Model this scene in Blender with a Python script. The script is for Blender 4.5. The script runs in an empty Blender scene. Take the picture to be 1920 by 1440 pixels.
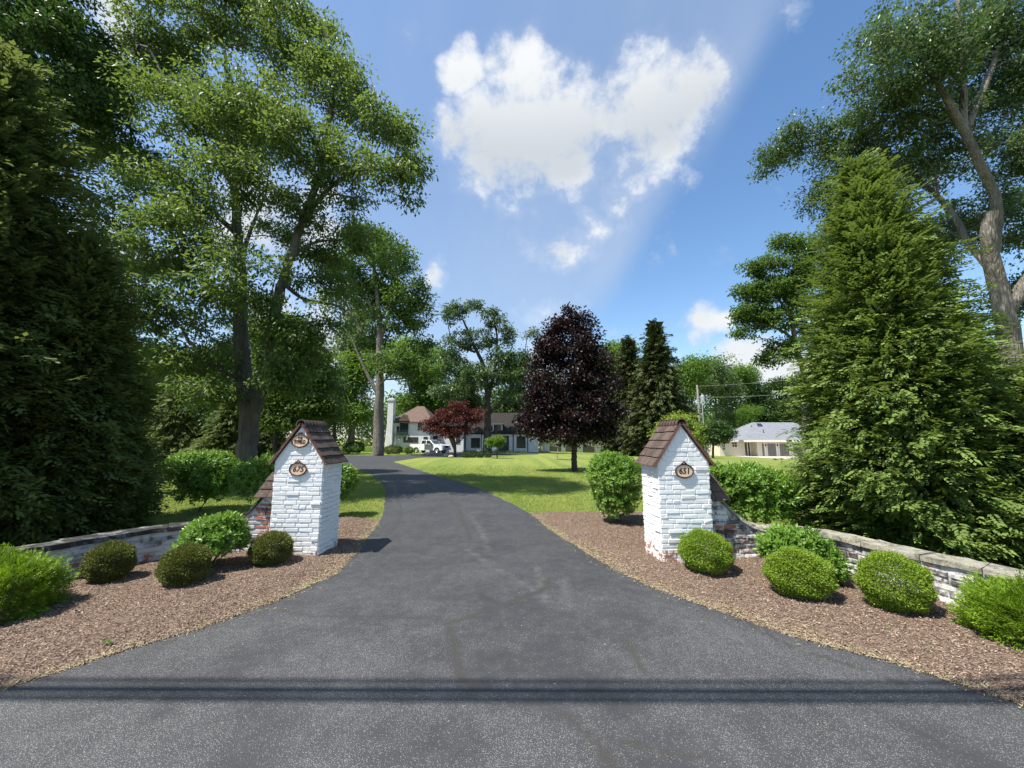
import bpy, math, random
import numpy as np
from mathutils import Matrix, Vector

# ------------------------------------------------------------------ camera
C = bpy.context.scene
COL = C.collection
F_PX = 720.0; HOR = 821.0; CAM_H = 1.75
PITCH = math.atan((HOR - 720) / F_PX)
cd = bpy.data.cameras.new('camera'); cam = bpy.data.objects.new('camera', cd); COL.objects.link(cam)
cd.sensor_fit = 'HORIZONTAL'; cd.sensor_width = 36.0; cd.lens = 36.0 * F_PX / 1920.0
cd.clip_start = 0.05; cd.clip_end = 5000
cam.location = (0, 0, CAM_H); cam.rotation_euler = (math.radians(90) + PITCH, 0, 0)
C.camera = cam

def ray(px, py):
    x = (px - 960) / F_PX; z = -(py - 720) / F_PX
    return np.array([x, math.cos(PITCH) - z * math.sin(PITCH), math.sin(PITCH) + z * math.cos(PITCH)])
def W(px, py, Y):                       # the point seen at a pixel of the photo, on the plane y = Y
    r = ray(px, py); return np.array([0, 0, CAM_H]) + r * (Y / r[1])

# ------------------------------------------------------------------ light
SH = np.array([0.507, 0.243])           # shadow offset per metre of height, measured on the gate pier
sun_dir = np.array([-SH[0], -SH[1], 1.0]); sun_dir /= np.linalg.norm(sun_dir)
sl = bpy.data.lights.new('sun', 'SUN'); sl.energy = 5.0; sl.angle = math.radians(0.53); sl.color = (1.0, 0.955, 0.88)
so = bpy.data.objects.new('sun', sl); COL.objects.link(so)
so.rotation_euler = Vector(sun_dir).to_track_quat('Z', 'Y').to_euler()
C.view_settings.view_transform = 'Standard'; C.view_settings.look = 'None'
C.view_settings.exposure = 0.85; C.view_settings.gamma = 1.0
C.render.engine = 'CYCLES'
C.cycles.max_bounces = 6; C.cycles.diffuse_bounces = 3; C.cycles.transmission_bounces = 4
C.cycles.transparent_max_bounces = 4

def make_world():
    w = bpy.data.worlds.new('World'); C.world = w; w.use_nodes = True
    nt = w.node_tree; N = nt.nodes; L = nt.links; N.clear()
    out = N.new('ShaderNodeOutputWorld')
    sky = N.new('ShaderNodeTexSky'); sky.sky_type = 'NISHITA'; sky.sun_disc = False
    sky.sun_elevation = math.asin(sun_dir[2]); sky.sun_rotation = math.atan2(sun_dir[0], sun_dir[1])
    sky.air_density = 1.15; sky.dust_density = 0.3; sky.ozone_density = 2.2; sky.altitude = 200
    hs = N.new('ShaderNodeHueSaturation'); hs.inputs['Saturation'].default_value = 1.12; hs.inputs['Value'].default_value = 1.0
    L.new(sky.outputs[0], hs.inputs['Color'])
    bg = N.new('ShaderNodeBackground'); bg.inputs[1].default_value = 0.118; L.new(hs.outputs[0], bg.inputs[0])
    tc = N.new('ShaderNodeTexCoord')
    def math_(op, a, b=None, c=None, clamp=False):
        n = N.new('ShaderNodeMath'); n.operation = op; n.use_clamp = clamp
        for i, v in enumerate((a, b, c)):
            if v is None: continue
            if isinstance(v, (int, float)): n.inputs[i].default_value = v
            else: L.new(v, n.inputs[i])
        return n.outputs[0]
    def mapr(v, a, b, c=0., d=1., kind='LINEAR'):
        n = N.new('ShaderNodeMapRange'); n.interpolation_type = kind
        L.new(v, n.inputs[0]); n.inputs[1].default_value = a; n.inputs[2].default_value = b
        n.inputs[3].default_value = c; n.inputs[4].default_value = d
        return n.outputs[0]
    # warp the direction a little so that the cloud lobes are ragged
    nz = N.new('ShaderNodeTexNoise'); nz.inputs['Scale'].default_value = 5.5; nz.inputs['Detail'].default_value = 3
    L.new(tc.outputs['Generated'], nz.inputs['Vector'])
    v1 = N.new('ShaderNodeVectorMath'); v1.operation = 'SUBTRACT'; L.new(nz.outputs['Color'], v1.inputs[0]); v1.inputs[1].default_value = (.5, .5, .5)
    v2 = N.new('ShaderNodeVectorMath'); v2.operation = 'SCALE'; L.new(v1.outputs[0], v2.inputs[0]); v2.inputs['Scale'].default_value = 0.13
    v3 = N.new('ShaderNodeVectorMath'); v3.operation = 'ADD'; L.new(tc.outputs['Generated'], v3.inputs[0]); L.new(v2.outputs[0], v3.inputs[1])
    v4 = N.new('ShaderNodeVectorMath'); v4.operation = 'NORMALIZE'; L.new(v3.outputs[0], v4.inputs[0])
    D = v4.outputs[0]
    blobs = [(868,118,40,.9),(930,95,38,.9),(975,150,62,1),(930,262,85,1),(1000,245,95,1.05),(865,250,50,.9),(1062,250,85,1.05),
             (950,300,52,.7),(1150,215,55,.9),(1262,198,74,1.05),(1312,190,52,.95),(1235,160,40,.8),(1215,215,85,1),(1120,262,58,.75),(1080,300,40,.6),(1285,262,55,.45),
             (1190,318,36,.62),(1155,365,30,.6),(1295,300,34,.4),(1072,352,30,.55),(1030,392,26,.5),(1090,415,24,.45),(1115,437,28,.5),
             (1048,474,45,.75),(1005,472,34,.7),(1090,478,34,.6),(1315,600,40,.9),(1355,597,30,.7),(1270,590,25,.5),(1318,632,30,.8),
             (1410,678,55,1),(1470,690,50,1),(1360,672,28,.6),(808,515,26,.7),(615,45,34,.5),(520,430,110,.9),(600,590,90,.8),(200,10,60,.7),
             (560,1,40,.4),(1490,5,40,.4),(640,700,100,.7),(250,500,120,.6),(1000,640,90,.35)]
    acc = None
    for px, py, r, s in blobs:
        d = ray(px, py); d = d / np.linalg.norm(d)
        e = ray(px + r, py); e = e / np.linalg.norm(e)
        c = float(np.dot(d, e)); c = 1 - (1 - c) * 2.6
        n = N.new('ShaderNodeVectorMath'); n.operation = 'DOT_PRODUCT'; L.new(D, n.inputs[0]); n.inputs[1].default_value = tuple(d)
        m = mapr(n.outputs['Value'], c, 1.0, 0, s)
        acc = m if acc is None else math_('MAXIMUM', acc, m)
    n1 = N.new('ShaderNodeTexNoise'); n1.inputs['Scale'].default_value = 9; n1.inputs['Detail'].default_value = 9; n1.inputs['Roughness'].default_value = .62
    L.new(tc.outputs['Generated'], n1.inputs['Vector'])
    dens = math_('ADD', math_('MULTIPLY', acc, .92), math_('MULTIPLY', math_('SUBTRACT', n1.outputs[0], .5), 2.1))
    alpha = mapr(dens, .14, .90, 0, 1, 'SMOOTHSTEP')
    # thin high veil whose sharp right-hand edge runs down to the right of the big cloud
    a = ray(1560, -60); b = ray(1130, 590); a /= np.linalg.norm(a); b /= np.linalg.norm(b)
    nn = np.cross(a, b); nn /= np.linalg.norm(nn)
    if np.dot(nn, ray(900, 300)) < 0: nn = -nn
    wv = N.new('ShaderNodeTexNoise'); wv.inputs['Scale'].default_value = 2.6; wv.inputs['Detail'].default_value = 6
    mp = N.new('ShaderNodeMapping'); mp.inputs['Rotation'].default_value = (0, math.radians(-58), 0); mp.inputs['Scale'].default_value = (2.2, 1, .8)
    L.new(tc.outputs['Generated'], mp.inputs[0]); L.new(mp.outputs[0], wv.inputs['Vector'])
    dp = N.new('ShaderNodeVectorMath'); dp.operation = 'DOT_PRODUCT'; L.new(tc.outputs['Generated'], dp.inputs[0]); dp.inputs[1].default_value = tuple(nn)
    dist = math_('ADD', dp.outputs['Value'], math_('MULTIPLY', math_('SUBTRACT', wv.outputs[0], .5), .10))
    edge = mapr(dist, -.015, .075, 0, 1, 'SMOOTHSTEP'); fade = mapr(dist, .04, .85, 1, .42)
    st = mapr(wv.outputs[0], .3, .75, .62, 1.0)
    sep = N.new('ShaderNodeSeparateXYZ'); L.new(tc.outputs['Generated'], sep.inputs[0])
    low = mapr(sep.outputs['Z'], .05, .75, 1.0, .62)
    veil = math_('MULTIPLY', math_('MULTIPLY', math_('MULTIPLY', edge, fade), math_('MULTIPLY', st, low)), .80)
    hz = mapr(sep.outputs['Z'], -.02, .30, .30, 0, 'SMOOTHSTEP')
    alpha2 = math_('MAXIMUM', math_('MAXIMUM', math_('MULTIPLY', alpha, .97), veil), hz)
    shade = math_('MULTIPLY', mapr(math_('ADD', acc, math_('MULTIPLY', math_('SUBTRACT', n1.outputs[0], .5), .35)), .42, .95, 0, 1, 'SMOOTHSTEP'), math_('MULTIPLY', mapr(sep.outputs['Z'], .62, .76, 1, .05, 'SMOOTHSTEP'), mapr(sep.outputs['Z'], .25, .5, .35, 1)))
    cr = N.new('ShaderNodeMix'); cr.data_type = 'RGBA'; L.new(shade, cr.inputs[0])
    cr.inputs[6].default_value = (.60, .61, .615, 1); cr.inputs[7].default_value = (.40, .43, .46, 1)
    cr2 = N.new('ShaderNodeMix'); cr2.data_type = 'RGBA'; L.new(alpha, cr2.inputs[0])
    cr2.inputs[6].default_value = (.33, .40, .51, 1); L.new(cr.outputs[2], cr2.inputs[7])
    bc = N.new('ShaderNodeBackground'); bc.inputs[1].default_value = .92; L.new(cr2.outputs[2], bc.inputs[0])
    mx = N.new('ShaderNodeMixShader'); L.new(alpha2, mx.inputs[0]); L.new(bg.outputs[0], mx.inputs[1]); L.new(bc.outputs[0], mx.inputs[2])
    L.new(mx.outputs[0], out.inputs[0])
make_world()

# ------------------------------------------------------------------ terrain
def sm(a, b, v):
    t = np.clip((np.asarray(v, float) - a) / (b - a), 0, 1); return t * t * (3 - 2 * t)
def gz(x, y): return -(0.35 + 1.0 * sm(-5, 38, x)) * sm(20, 66, y)
def G(px, py, zoff=0.0):                # ground point under a pixel
    r = ray(px, py)
    if r[2] > -1e-4: return None
    t = 0.2
    for i in range(60000):
        t += 0.004 * max(t, 1)
        p = np.array([0, 0, CAM_H]) + r * t
        if p[2] <= gz(p[0], p[1]) + zoff: break
        if t > 900: break
    return p
def GY(px, Y):                          # ground point at picture column px and distance Y
    x = (px - 960) / F_PX * Y / math.cos(PITCH) * 1.0
    for i in range(4):
        z = float(gz(x, Y)); yc = Y * math.cos(PITCH) + (z - CAM_H) * math.sin(PITCH); x = (px - 960) / F_PX * yc
    return np.array([x, Y, float(gz(x, Y))])

# ------------------------------------------------------------------ object helpers
def tag(o, label=None, cat=None, group=None, kind=None):
    if label: o['label'] = label
    if cat: o['category'] = cat
    if group: o['group'] = group
    if kind: o['kind'] = kind
    return o
def empty(name, loc, label, cat, group=None, rz=0):
    o = bpy.data.objects.new(name, None); COL.objects.link(o); o.location = tuple(float(v) for v in loc)
    o.rotation_euler = (0, 0, rz); o.empty_display_size = .2
    return tag(o, label, cat, group)
def link(name, me, parent=None, loc=(0, 0, 0)):
    o = bpy.data.objects.new(name, me); COL.objects.link(o)
    o.location = tuple(float(v) for v in loc)
    if parent: o.parent = parent
    return o
def np_mesh(name, V, Fc, mat, rnd=None, wear=None, smooth=False, extra=None):
    V = np.ascontiguousarray(V, np.float32).reshape(-1, 3); Fc = np.ascontiguousarray(Fc, np.int32)
    nf, k = Fc.shape
    me = bpy.data.meshes.new(name)
    me.vertices.add(len(V)); me.vertices.foreach_set('co', V.ravel())
    me.loops.add(nf * k); me.loops.foreach_set('vertex_index', Fc.ravel())
    me.polygons.add(nf); me.polygons.foreach_set('loop_start', np.arange(0, nf * k, k, dtype=np.int32))
    me.polygons.foreach_set('loop_total', np.full(nf, k, np.int32))
    if smooth: me.polygons.foreach_set('use_smooth', np.ones(nf, bool))
    me.update(calc_edges=True)
    if rnd is not None: me.attributes.new('rnd', 'FLOAT', 'FACE').data.foreach_set('value', np.asarray(rnd, np.float32))
    if wear is not None: me.attributes.new('wear', 'FLOAT', 'FACE').data.foreach_set('value', np.asarray(wear, np.float32))
    for nm, arr in (extra or {}).items():
        me.attributes.new(nm, 'FLOAT', 'POINT').data.foreach_set('value', np.asarray(arr, np.float32))
    me.materials.append(mat)
    return me
def copy_tree(o, parent=None):
    c = o.copy(); COL.objects.link(c)
    if parent: c.parent = parent
    for ch in o.children: copy_tree(ch, c)
    return c

class MB:
    def __init__(s): s.v = []; s.f = []; s.r = []; s.w = []; s.T = Matrix.Identity(4)
    def add(s, vs, fs, rnd=0.5, wear=0.0):
        b = len(s.v); s.v += [tuple(s.T @ Vector([float(c) for c in v])) for v in vs]
        s.f += [tuple(i + b for i in f) for f in fs]; s.r += [rnd] * len(fs); s.w += [wear] * len(fs)
        return s
    def box(s, x0, x1, y0, y1, z0, z1, M=None, rnd=.5, wear=0, j=0, rng=None):
        vs = [(x, y, z) for z in (z0, z1) for x, y in ((x0, y0), (x1, y0), (x1, y1), (x0, y1))]
        if j: vs = [tuple(c + rng.uniform(-j, j) for c in v) for v in vs]
        if M is not None: vs = [tuple(M @ Vector(v)) for v in vs]
        return s.add(vs, [(3, 2, 1, 0), (4, 5, 6, 7), (0, 1, 5, 4), (1, 2, 6, 5), (2, 3, 7, 6), (3, 0, 4, 7)], rnd, wear)
    def bbox(s, x0, x1, y0, y1, z0, z1, b=.01, rnd=.5):      # box with chamfered vertical and top edges
        n = 8; pts = [(x0+b,y0),(x1-b,y0),(x1,y0+b),(x1,y1-b),(x1-b,y1),(x0+b,y1),(x0,y1-b),(x0,y0+b)]
        cx, cy = (x0+x1)/2, (y0+y1)/2
        ins = lambda p: (cx+(p[0]-cx)*max(0,1-2*b/(x1-x0)), cy+(p[1]-cy)*max(0,1-2*b/(y1-y0)))
        vs = [(p[0], p[1], z0) for p in pts] + [(p[0], p[1], z1-b) for p in pts] + [(*ins(p), z1) for p in pts]
        fs = [tuple(range(7, -1, -1)), tuple(range(16, 24))]
        for k in (0, 8):
            for i in range(8): fs.append((k+i, k+(i+1) % 8, k+8+(i+1) % 8, k+8+i))
        return s.add(vs, fs, rnd)
    def prism(s, poly, depth, M=None, rnd=.5):               # poly in local xz, extruded along +y
        n = len(poly); vs = [(p[0], 0, p[1]) for p in poly] + [(p[0], depth, p[1]) for p in poly]
        if M is not None: vs = [tuple(M @ Vector(v)) for v in vs]
        return s.add(vs, [tuple(range(n)), tuple(range(2*n-1, n-1, -1))] + [(i, i+n, (i+1) % n + n, (i+1) % n) for i in range(n)], rnd)
    def tube(s, pts, rad, n=8, cap=True, rnd=.5):
        pts = [Vector([float(c) for c in p]) for p in pts]; vs = []; fs = []
        rad = rad if hasattr(rad, '__len__') else [rad] * len(pts)
        u = None
        for i, p in enumerate(pts):
            d = (pts[min(i+1, len(pts)-1)] - pts[max(i-1, 0)]).normalized()
            if u is None: u = d.cross(Vector((0, 0, 1)) if abs(d.z) < .9 else Vector((1, 0, 0))).normalized()
            u = (u - d * u.dot(d)).normalized(); w = d.cross(u)
            for k in range(n):
                a = 2*math.pi*k/n; vs.append(tuple(p + (u*math.cos(a) + w*math.sin(a)) * rad[i]))
        for i in range(len(pts)-1):
            for k in range(n): fs.append((i*n+k, i*n+(k+1) % n, (i+1)*n+(k+1) % n, (i+1)*n+k))
        if cap: fs.append(tuple(range(n-1, -1, -1))); fs.append(tuple((len(pts)-1)*n+k for k in range(n)))
        return s.add(vs, fs, rnd)
    def lathe(s, prof, n=24, M=None, rnd=.5):                # prof: (radius, z)
        vs = []; fs = []
        for r, z in prof:
            for k in range(n): a = 2*math.pi*k/n; vs.append((r*math.cos(a), r*math.sin(a), z))
        if M is not None: vs = [tuple(M @ Vector(v)) for v in vs]
        for i in range(len(prof)-1):
            for k in range(n): fs.append((i*n+k, i*n+(k+1) % n, (i+1)*n+(k+1) % n, (i+1)*n+k))
        return s.add(vs, fs, rnd)
    def build(s, name, mat, parent=None, origin=(0, 0, 0), smooth=False):
        me = bpy.data.meshes.new(name)
        o = Vector([float(c) for c in origin])
        me.from_pydata([tuple(Vector(v) - o) for v in s.v], [], s.f); me.update()
        me.attributes.new('rnd', 'FLOAT', 'FACE').data.foreach_set('value', s.r)
        me.attributes.new('wear', 'FLOAT', 'FACE').data.foreach_set('value', s.w)
        if smooth: me.polygons.foreach_set('use_smooth', [True]*len(s.f))
        me.materials.append(mat)
        return link(name, me, parent)

# ------------------------------------------------------------------ materials
class NT:
    def __init__(s, name):
        s.m = bpy.data.materials.new(name); s.m.use_nodes = True; s.t = s.m.node_tree; s.N = s.t.nodes; s.L = s.t.links
        s.N.clear(); s.out = s.N.new('ShaderNodeOutputMaterial'); s.tc = s.N.new('ShaderNodeTexCoord')
    def inp(s, n, i, v):
        if v is None: return
        if hasattr(v, 'is_output') or isinstance(v, bpy.types.NodeSocket): s.L.new(v, n.inputs[i])
        else: n.inputs[i].default_value = v
    def noise(s, scale, detail=5, rough=.55, vec=None, dist=0):
        n = s.N.new('ShaderNodeTexNoise'); n.inputs['Scale'].default_value = scale; n.inputs['Detail'].default_value = detail
        n.inputs['Roughness'].default_value = rough; n.inputs['Distortion'].default_value = dist
        s.L.new(vec if vec else s.tc.outputs['Object'], n.inputs['Vector']); return n.outputs[0]
    def voro(s, scale, feature='F1', vec=None, out='Distance', rand=1):
        n = s.N.new('ShaderNodeTexVoronoi'); n.feature = feature; n.inputs['Scale'].default_value = scale; n.inputs['Randomness'].default_value = rand
        s.L.new(vec if vec else s.tc.outputs['Object'], n.inputs['Vector']); return n.outputs[out]
    def mapping(s, scale=(1, 1, 1), rot=(0, 0, 0), vec=None):
        n = s.N.new('ShaderNodeMapping'); n.inputs['Scale'].default_value = scale; n.inputs['Rotation'].default_value = rot
        s.L.new(vec if vec else s.tc.outputs['Object'], n.inputs[0]); return n.outputs[0]
    def attr(s, name):
        n = s.N.new('ShaderNodeAttribute'); n.attribute_name = name; return n.outputs['Fac']
    def mr(s, v, a, b, c=0., d=1., smooth=False):
        n = s.N.new('ShaderNodeMapRange'); n.interpolation_type = 'SMOOTHSTEP' if smooth else 'LINEAR'
        s.inp(n, 0, v)
        for i, k in enumerate((a, b, c, d)): s.inp(n, i+1, k)
        return n.outputs[0]
    def math(s, op, a, b=None, clamp=False):
        n = s.N.new('ShaderNodeMath'); n.operation = op; n.use_clamp = clamp; s.inp(n, 0, a); s.inp(n, 1, b); return n.outputs[0]
    def mix(s, f, a, b, mode='MIX'):
        n = s.N.new('ShaderNodeMix'); n.data_type = 'RGBA'; n.blend_type = mode
        s.inp(n, 0, f)
        for i, c in ((6, a), (7, b)):
            if isinstance(c, tuple): n.inputs[i].default_value = (*c[:3], 1)
            else: s.L.new(c, n.inputs[i])
        return n.outputs[2]
    def sepz(s, which='Z', vec=None):
        n = s.N.new('ShaderNodeSeparateXYZ'); s.L.new(vec if vec else s.tc.outputs['Object'], n.inputs[0]); return n.outputs[which]
    def bump(s, h, strength=.5, dist=.01, nrm=None):
        n = s.N.new('ShaderNodeBump'); n.inputs['Strength'].default_value = strength; n.inputs['Distance'].default_value = dist
        s.L.new(h, n.inputs['Height'])
        if nrm: s.L.new(nrm, n.inputs['Normal'])
        return n.outputs[0]
    def pbr(s, col, rough=.8, nrm=None, metal=0, spec=.5):
        n = s.N.new('ShaderNodeBsdfPrincipled')
        if isinstance(col, tuple): n.inputs['Base Color'].default_value = (*col[:3], 1)
        else: s.L.new(col, n.inputs['Base Color'])
        s.inp(n, 'Roughness', rough); n.inputs['Metallic'].default_value = metal; n.inputs['Specular IOR Level'].default_value = spec
        if nrm: s.L.new(nrm, n.inputs['Normal'])
        s.L.new(n.outputs[0], s.out.inputs[0]); return s.m

def simple(name, col, rough=.7, var=.12, scale=8, bump=.2, bd=.004, metal=0, spec=.4):
    t = NT(name); n = t.noise(scale, 6, .6)
    c = t.mix(t.mr(n, .3, .7), tuple(max(0, k*(1-var)) for k in col), tuple(k*(1+var) for k in col))
    return t.pbr(c, rough, t.bump(n, bump, bd), metal, spec)

def leaf_mat(name, c1, c2, tr=.35, tcol=None, rough=.5, spec=.35):
    t = NT(name); a = t.attr('rnd')
    n = t.noise(.55, 2)
    f = t.math('ADD', t.math('MULTIPLY', a, .75), t.math('MULTIPLY', n, .35), True)
    c = t.mix(f, c1, c2)
    p = t.N.new('ShaderNodeBsdfPrincipled'); t.L.new(c, p.inputs['Base Color']); p.inputs['Roughness'].default_value = rough
    p.inputs['Specular IOR Level'].default_value = spec
    tl = t.N.new('ShaderNodeBsdfTranslucent')
    tc_ = tcol or tuple(min(1, k) for k in (c2[0]*1.5, c2[1]*1.5, c2[2]*.6))
    tm = t.mix(.6, c, tc_); t.L.new(tm, tl.inputs[0])
    m = t.N.new('ShaderNodeMixShader'); m.inputs[0].default_value = tr
    t.L.new(p.outputs[0], m.inputs[1]); t.L.new(tl.outputs[0], m.inputs[2]); t.L.new(m.outputs[0], t.out.inputs[0])
    return t.m

def bark_mat(name, c1, c2, scale=6):
    t = NT(name); v = t.mapping((1, 1, .16)); n = t.noise(scale, 7, .65, v, .4)
    n2 = t.noise(1.1, 4, .6); r = t.voro(scale*1.6, 'DISTANCE_TO_EDGE', v)
    c = t.mix(t.mr(n, .3, .72), c1, c2); c = t.mix(t.mr(n2, .35, .75, 0, .55), c, tuple(k*.55 for k in c1))
    h = t.math('ADD', n, t.math('MULTIPLY', t.mr(r, 0, .35), .6))
    return t.pbr(c, .9, t.bump(h, 1.0, .06), spec=.15)

M = {}
M['maple'] = leaf_mat('maple_leaf', (.028, .060, .018), (.108, .180, .044), .42, (.27, .38, .05))
M['maple_dark'] = leaf_mat('dark_broad_leaf', (.022, .052, .014), (.070, .130, .030), .30, (.09, .17, .02))
M['bright'] = leaf_mat('bright_broad_leaf', (.050, .110, .018), (.130, .230, .035), .45, (.26, .42, .04))
M['yellowgreen'] = leaf_mat('yellow_green_leaf', (.12, .19, .02), (.26, .34, .04), .4, (.40, .50, .05))
M['mid'] = leaf_mat('mid_green_leaf', (.036, .080, .016), (.115, .190, .036), .4, (.17, .29, .03))
M['pale'] = leaf_mat('pale_green_leaf', (.060, .110, .035), (.150, .220, .075), .4, (.24, .34, .07))
M['oak'] = leaf_mat('oak_leaf', (.032, .070, .022), (.115, .175, .058), .32, (.14, .24, .05), .42, .5)
M['purple'] = leaf_mat('purple_maple_leaf', (.010, .006, .007), (.040, .022, .022), .15, (.06, .015, .012), .50, .35)
M['redleaf'] = leaf_mat('red_maple_leaf', (.030, .008, .009), (.150, .032, .026), .3, (.22, .04, .03))
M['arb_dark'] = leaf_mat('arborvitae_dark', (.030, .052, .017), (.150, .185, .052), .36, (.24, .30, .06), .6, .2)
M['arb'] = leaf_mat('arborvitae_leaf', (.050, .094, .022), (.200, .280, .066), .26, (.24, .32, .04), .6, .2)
M['spruce'] = leaf_mat('spruce_needle', (.026, .040, .014), (.092, .112, .034), .12, (.06, .09, .02), .65, .2)
M['hyd'] = leaf_mat('hydrangea_leaf', (.080, .165, .022), (.210, .360, .050), .34, (.25, .42, .03), .38, .5)
M['box'] = leaf_mat('boxwood_leaf', (.080, .145, .014), (.250, .360, .036), .30, (.36, .52, .03), .5, .25)
M['box_dark'] = leaf_mat('boxwood_olive_leaf', (.038, .060, .012), (.165, .180, .036), .25, (.17, .19, .02), .5, .3)
M['yew'] = leaf_mat('yew_leaf', (.065, .130, .010), (.240, .370, .028), .30, (.26, .40, .02), .5, .3)
M['azalea'] = leaf_mat('pink_flower', (.30, .06, .07), (.5, .16, .16), .3)
M['bark_grey'] = bark_mat('bark_grey', (.085, .074, .064), (.19, .17, .15))
M['bark_dark'] = bark_mat('bark_dark', (.045, .038, .032), (.11, .095, .08))
M['bark_tan'] = bark_mat('bark_tan', (.15, .13, .105), (.29, .26, .215), 9)
M['twig'] = simple('twig_wood', (.09, .065, .045), .9)
M['twig_pale'] = simple('pale_stem', (.32, .28, .23), .9)

def paint_brick(name, peel=0., grime=0., paint=(.77, .77, .755)):
    t = NT(name); w = t.attr('wear'); r = t.attr('rnd')
    n = t.noise(11, 9, .68); n2 = t.noise(38, 5, .6); n3 = t.noise(2.3, 5, .6)
    red = t.mix(r, (.36, .105, .055), (.15, .070, .055)); red = t.mix(t.mr(n2, .3, .7), red, (.46, .20, .13))
    thr = t.math('ADD', t.math('MULTIPLY', w, .55), peel)
    sig = t.math('ADD', t.math('MULTIPLY', n, .75), t.math('MULTIPLY', n2, .25))
    mask = t.mr(t.math('ADD', sig, thr), .80, .84, 0, 1, True)
    p = t.mix(t.mr(n2, .35, .75, 0, .22), paint, (.62, .62, .60)); p = t.mix(t.mr(n3, .5, .8, 0, .22), p, (.55, .53, .47))
    c = t.mix(mask, p, red)
    if grime > 0:
        g = t.mr(t.math('ADD', t.math('ADD', t.noise(6.5, 8, .7), t.math('MULTIPLY', r, .30)), grime), .70, .90, 0, .9, True)
        c = t.mix(g, c, (.045, .042, .040))
    h = t.math('ADD', t.math('MULTIPLY', n, .6), t.math('MULTIPLY', n2, .5)); h = t.math('SUBTRACT', h, t.math('MULTIPLY', mask, .25))
    return t.pbr(c, .72, t.bump(h, .55, .008), spec=.3)
M['pbrick'] = paint_brick('painted_brick')
M['wbrick'] = paint_brick('weathered_painted_brick', .19, .13, (.62, .61, .58))
M['wbrick_dark'] = paint_brick('dark_weathered_brick', .14, .05, (.50, .50, .49))
def shake(name, a, b, c):
    t = NT(name); r = t.attr('rnd'); n = t.noise(26, 6, .65); n2 = t.noise(7, 4)
    col = t.mix(r, a, b); col = t.mix(t.mr(n, .48, .78, 0, .6), col, c); col = t.mix(t.mr(n2, .5, .8, 0, .5), col, tuple(k*.6 for k in a))
    return t.pbr(col, .85, t.bump(n, .7, .006), spec=.2)
M['tile_dark'] = shake('dark_roof_tile', (.045, .032, .027), (.11, .078, .064), (.20, .175, .15))
M['tile_brown'] = shake('brown_roof_tile', (.058, .041, .034), (.115, .080, .066), (.19, .155, .13))
M['tile_edge'] = simple('tile_edge_red', (.15, .065, .045), .85, .3, 22)
M['stone_lichen'] = (lambda t: t.pbr(t.mix(t.mr(t.noise(16, 8, .7), .42, .62), t.mix(t.mr(t.noise(5, 6, .6), .35, .6), (.085, .08, .072), (.36, .34, .30)), (.45, .42, .29)), .92, t.bump(t.noise(14, 9, .75), 1.0, .05), spec=.15))(NT('lichen_stone'))
M['stone_dark'] = (lambda t: t.pbr(t.mix(t.mr(t.noise(7, 8, .7), .5, .7), (.035, .034, .032), (.24, .235, .225)), .92, t.bump(t.noise(20, 9, .7), .9, .02), spec=.15))(NT('dark_stone'))
M['bronze'] = simple('dark_bronze', (.055, .03, .024), .45, .4, 30, metal=.4)
M['plaque'] = simple('plaque_cream', (.78, .53, .36), .5, .08, 30, .05)
M['letter'] = simple('letter_black', (.02, .017, .015), .5, .1)

# ------------------------------------------------------------------ ground, driveway, beds
rs = np.random.RandomState(7); rnd = random.Random(11)
def vnoise(x, y, s, seed=0):            # cheap smooth value noise
    x = np.asarray(x) / s; y = np.asarray(y) / s; xi = np.floor(x).astype(int); yi = np.floor(y).astype(int); fx = x - xi; fy = y - yi
    fx = fx*fx*(3-2*fx); fy = fy*fy*(3-2*fy)
    def h(a, b): v = np.sin(a*127.1 + b*311.7 + seed*74.7) * 43758.5453; return v - np.floor(v)
    return (h(xi, yi)*(1-fx) + h(xi+1, yi)*fx)*(1-fy) + (h(xi, yi+1)*(1-fx) + h(xi+1, yi+1)*fx)*fy

def lawn_mat():
    t = NT('lawn_grass'); n1 = t.noise(.35, 6, .6); n2 = t.noise(2.2, 6, .7); n3 = t.noise(60, 4, .7)
    v = t.mapping((1, .09, 1), (0, 0, math.radians(62))); n4 = t.noise(1.3, 5, .6, v)
    v2 = t.mapping((1, .04, 1), (0, 0, math.radians(-38))); n5 = t.noise(1.0, 3, .5, v2)
    c = t.mix(t.mr(n2, .32, .68), (.135, .185, .038), (.290, .310, .085))
    c = t.mix(t.mr(n4, .42, .62, 0, .55, True), c, (.125, .200, .032))
    c = t.mix(t.mr(n5, .42, .62, 0, .45, True), c, (.33, .345, .085))
    c = t.mix(t.mr(n1, .55, .75, 0, .35), c, (.29, .25, .09))
    c = t.mix(t.mr(n3, .25, .75, 0, .5), c, (.07, .12, .02))
    return t.pbr(c, .85, t.bump(t.math('ADD', n3, t.math('MULTIPLY', n2, .8)), .9, .04), spec=.15)
M['lawn'] = lawn_mat()
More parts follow.
